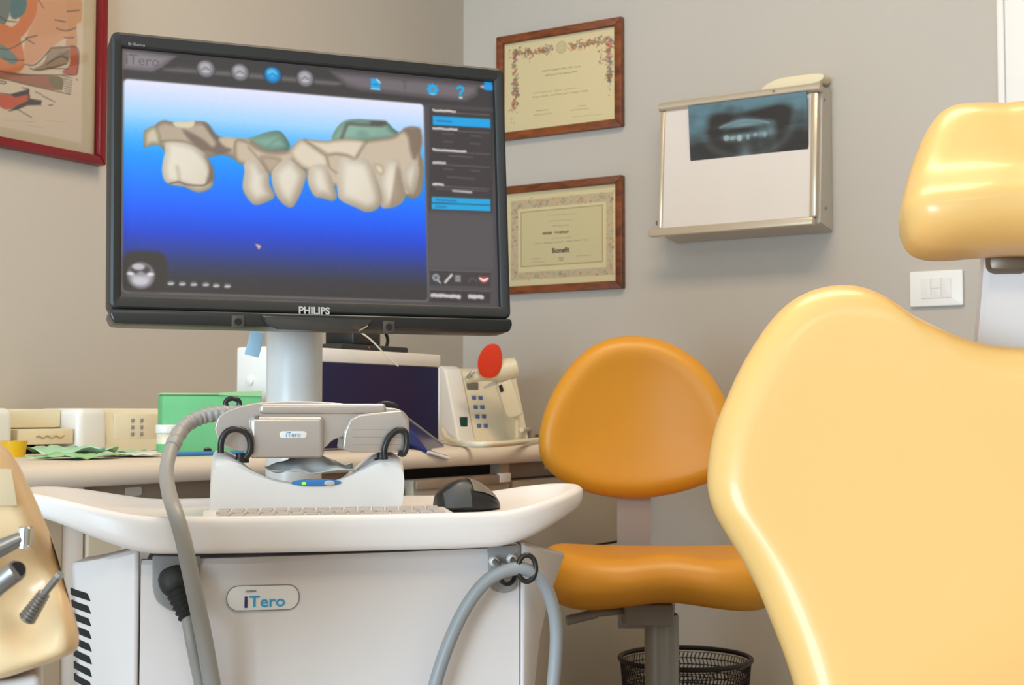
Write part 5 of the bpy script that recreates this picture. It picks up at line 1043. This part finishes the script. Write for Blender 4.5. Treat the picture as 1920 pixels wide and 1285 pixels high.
icon((1555, 1036), lambda x, z: (P.fill([(x - 0.007, z + 0.003), (x + 0.007, z + 0.003), (x + 0.004, z - 0.005), (x - 0.004, z - 0.005)], (190, 60, 66), 2), P.stroke([(x - 0.0055, z + 0.0005), (x, z - 0.0022), (x + 0.0055, z + 0.0005)], 0.003, (236, 230, 224))))
for a, b in (((1347, 1101), (1458, 1107)), ((1497, 1106), (1550, 1109))):
    q = k1([a, b])
    for _ in range(2): P.stroke([(q[0][0] + (q[1][0] - q[0][0]) * u, q[0][1] + (q[1][1] - q[0][1]) * u + random.uniform(-0.0012, 0.0012)) for u in np.linspace(0, 1, 22)], 0.0042, (206, 200, 198), 0.8)
# a little blue tab in the top right corner of the picture
tb = k1([(1608, 248), (1608, 282)]); P.fill([(SW - 0.012, tb[1][1]), (SW, tb[1][1]), (SW, tb[0][1]), (SW - 0.012, tb[0][1])], (26, 150, 226), 1.5)
# slight softness of the lit picture
G = P.c.reshape(P.ny + 1, P.nx + 1, 3)
for _ in range(2): G[1:-1, 1:-1] = G[1:-1, 1:-1] * 0.5 + 0.125 * (G[:-2, 1:-1] + G[2:, 1:-1] + G[1:-1, :-2] + G[1:-1, 2:])
P.c = G.reshape(-1, 3)
scn = P.build('screen', M['screen'], t, (SX0, -0.0015, SZ0))
darkmark = mat('header_mark', (78, 70, 74), 0.5, var=0, emit=(78, 70, 74), es=1.0)
c_ = k1([(186, 178)])[0]; text('screen_title', 'iTero', 0.0185, (SX0 + c_[0], -0.0018, SZ0 + c_[1]), darkmark, scn, extrude=0.00005)
o = obj('blue_tag', bbox(-0.02, 0.0, 0.0, 0.004, -0.035, 0.0, 0.001), M['paleblue'], None)
w_ = kf.o + kf.X * (pcx - pr + 0.004) + kf.Y * 0.48 + _Z * 0.0; tp = hit(497, 626, w_, kf.Y); o.location = tp; o.rotation_euler = (0.15, 0.25, math.radians(44)); tag(o, 'pale blue cable tag hanging behind the pole under the monitor', 'tag')

# ---------------------------------------------------------------- dental delivery unit at the left edge
uf = Frame(at(60, 1060, 1.0), 50.0)
t = fthing('dental_unit', 'cream dental delivery unit with scooped instrument rests at the left edge', 'dental unit', uf)
uo = uf.pts([(-900, 715), (-500, 745), (-120, 800), (-40, 818), (3, 838), (28, 866), (52, 912), (76, 965), (99, 1022), (116, 1078), (129, 1124), (143, 1170), (149, 1202), (143, 1226), (112, 1242), (62, 1260), (0, 1279), (-150, 1312), (-600, 1345), (-900, 1360), (-1000, 1250), (-1000, 820)], 0.012)  # left end, out of view, lengthened to shade the cart
def uscoop(x, y, z):
    if y < 0:
        for (a, b), (c, d), wd, dp in (((44, 1162), (96, 1075), 0.020, 0.026), ((-60, 1185), (6, 1095), 0.020, 0.026)):
            p0_, p1_ = np.array(uf.px(a, b)), np.array(uf.px(c, d)); e = p1_ - p0_; q = np.array((x, z)) - p0_; u = max(0.0, min(1.0, (q @ e) / (e @ e))); dd = np.linalg.norm(q - e * u)
            y += dp * math.exp(-(dd / wd) ** 2)
    return (x, y + 0.03, z)
uv = pillow([tuple(p) for p in crom(uo, 8, True)], 0.12, 0.016, 0.003, fn=uscoop, back=0.75, nin=70, na=8)
obj('console', uv, M['unit'], t, ang=60)
pl = uf.pts([(-120, 876), (22, 880), (33, 948), (-120, 950)], 0.0)
obj('key_panel', prism(pl, -0.0042, 0.02, 0.0004, 2), M['unit2'], t)
def u3(x, y, yl): p = uf.px(x, y, yl); return np.array((p[0], yl, p[1]))
bq2 = uf.pts([(28, 1266), (78, 1254), (80, 1420), (-300, 1420), (-300, 1290)], 0.05)
obj('lower_module', prism(bq2, 0.03, 0.12, 0.006), M['cart'], t)
zb_ = -uf.o[2]
obj('support_column', bbox(-0.30, -0.18, 0.05, 0.15, zb_ + 0.03, uf.px(0, 1400, 0.05)[1], 0.02), M['cart'], t)
obj('floor_base', bbox(-0.5, 0.02, -0.12, 0.32, zb_, zb_ + 0.029, 0.01), M['cart'], t)
HY = -0.035
def hp(name, label): return fthing(name, label, 'handpiece', uf)
h1 = hp('handpiece', 'chrome angled dental handpiece with cylinder head, topmost on the unit')
obj('shaft', along([(0.0075, 0), (0.0075, 0.4), (0.006, 0.8), (0.0048, 1)], u3(-110, 1082, HY), u3(40, 1010, HY)), M['steel'], h1)
obj('head', along([(0.004, 0), (0.0048, 0.06), (0.0048, 0.85), (0.0052, 0.88), (0.0052, 0.95), (0.0035, 1)], u3(48, 988, HY), u3(46, 1029, HY), 24), M['chrome'], h1)
h2 = hp('handpiece', 'open ended steel handpiece tube below the angled handpiece')
obj('barrel', along([(0.0095, 0), (0.0095, 0.5), (0.0072, 0.75), (0.0072, 0.97), (0.0066, 1)], u3(-120, 1185, -0.03), u3(33, 1068, -0.075), 24), M['steel'], h2)
obj('bore_shade', along([(0.0052, 0), (0.0052, 1)], u3(33, 1068, -0.0752), u3(33.6, 1067.5, -0.0758), 20), M['dark'], h2)  # dark disc on the capped end paints the shade inside the tube
h3 = hp('air_syringe', 'slim ribbed metal syringe tip resting in the right scoop of the unit')
obj('ribbed_sleeve', along([(0.0055 - 0.002 * q + (0.0009 if i % 2 else -0.0006), q) for i, q in enumerate(np.linspace(0, 1, 19))], u3(50, 1162, -0.012), u3(84, 1112, -0.022), 20), M['steel'], h3, ang=70)
obj('nozzle', along([(0.0026, 0), (0.0026, 0.85), (0.0022, 1)], u3(82, 1115, -0.022), u3(113, 1076, -0.032), 16), M['steel'], h3)
obj('nozzle_end', along([(0.0029, 0), (0.0029, 1)], u3(109, 1081, -0.031), u3(113, 1076, -0.0322), 16), M['chrome'], h3)
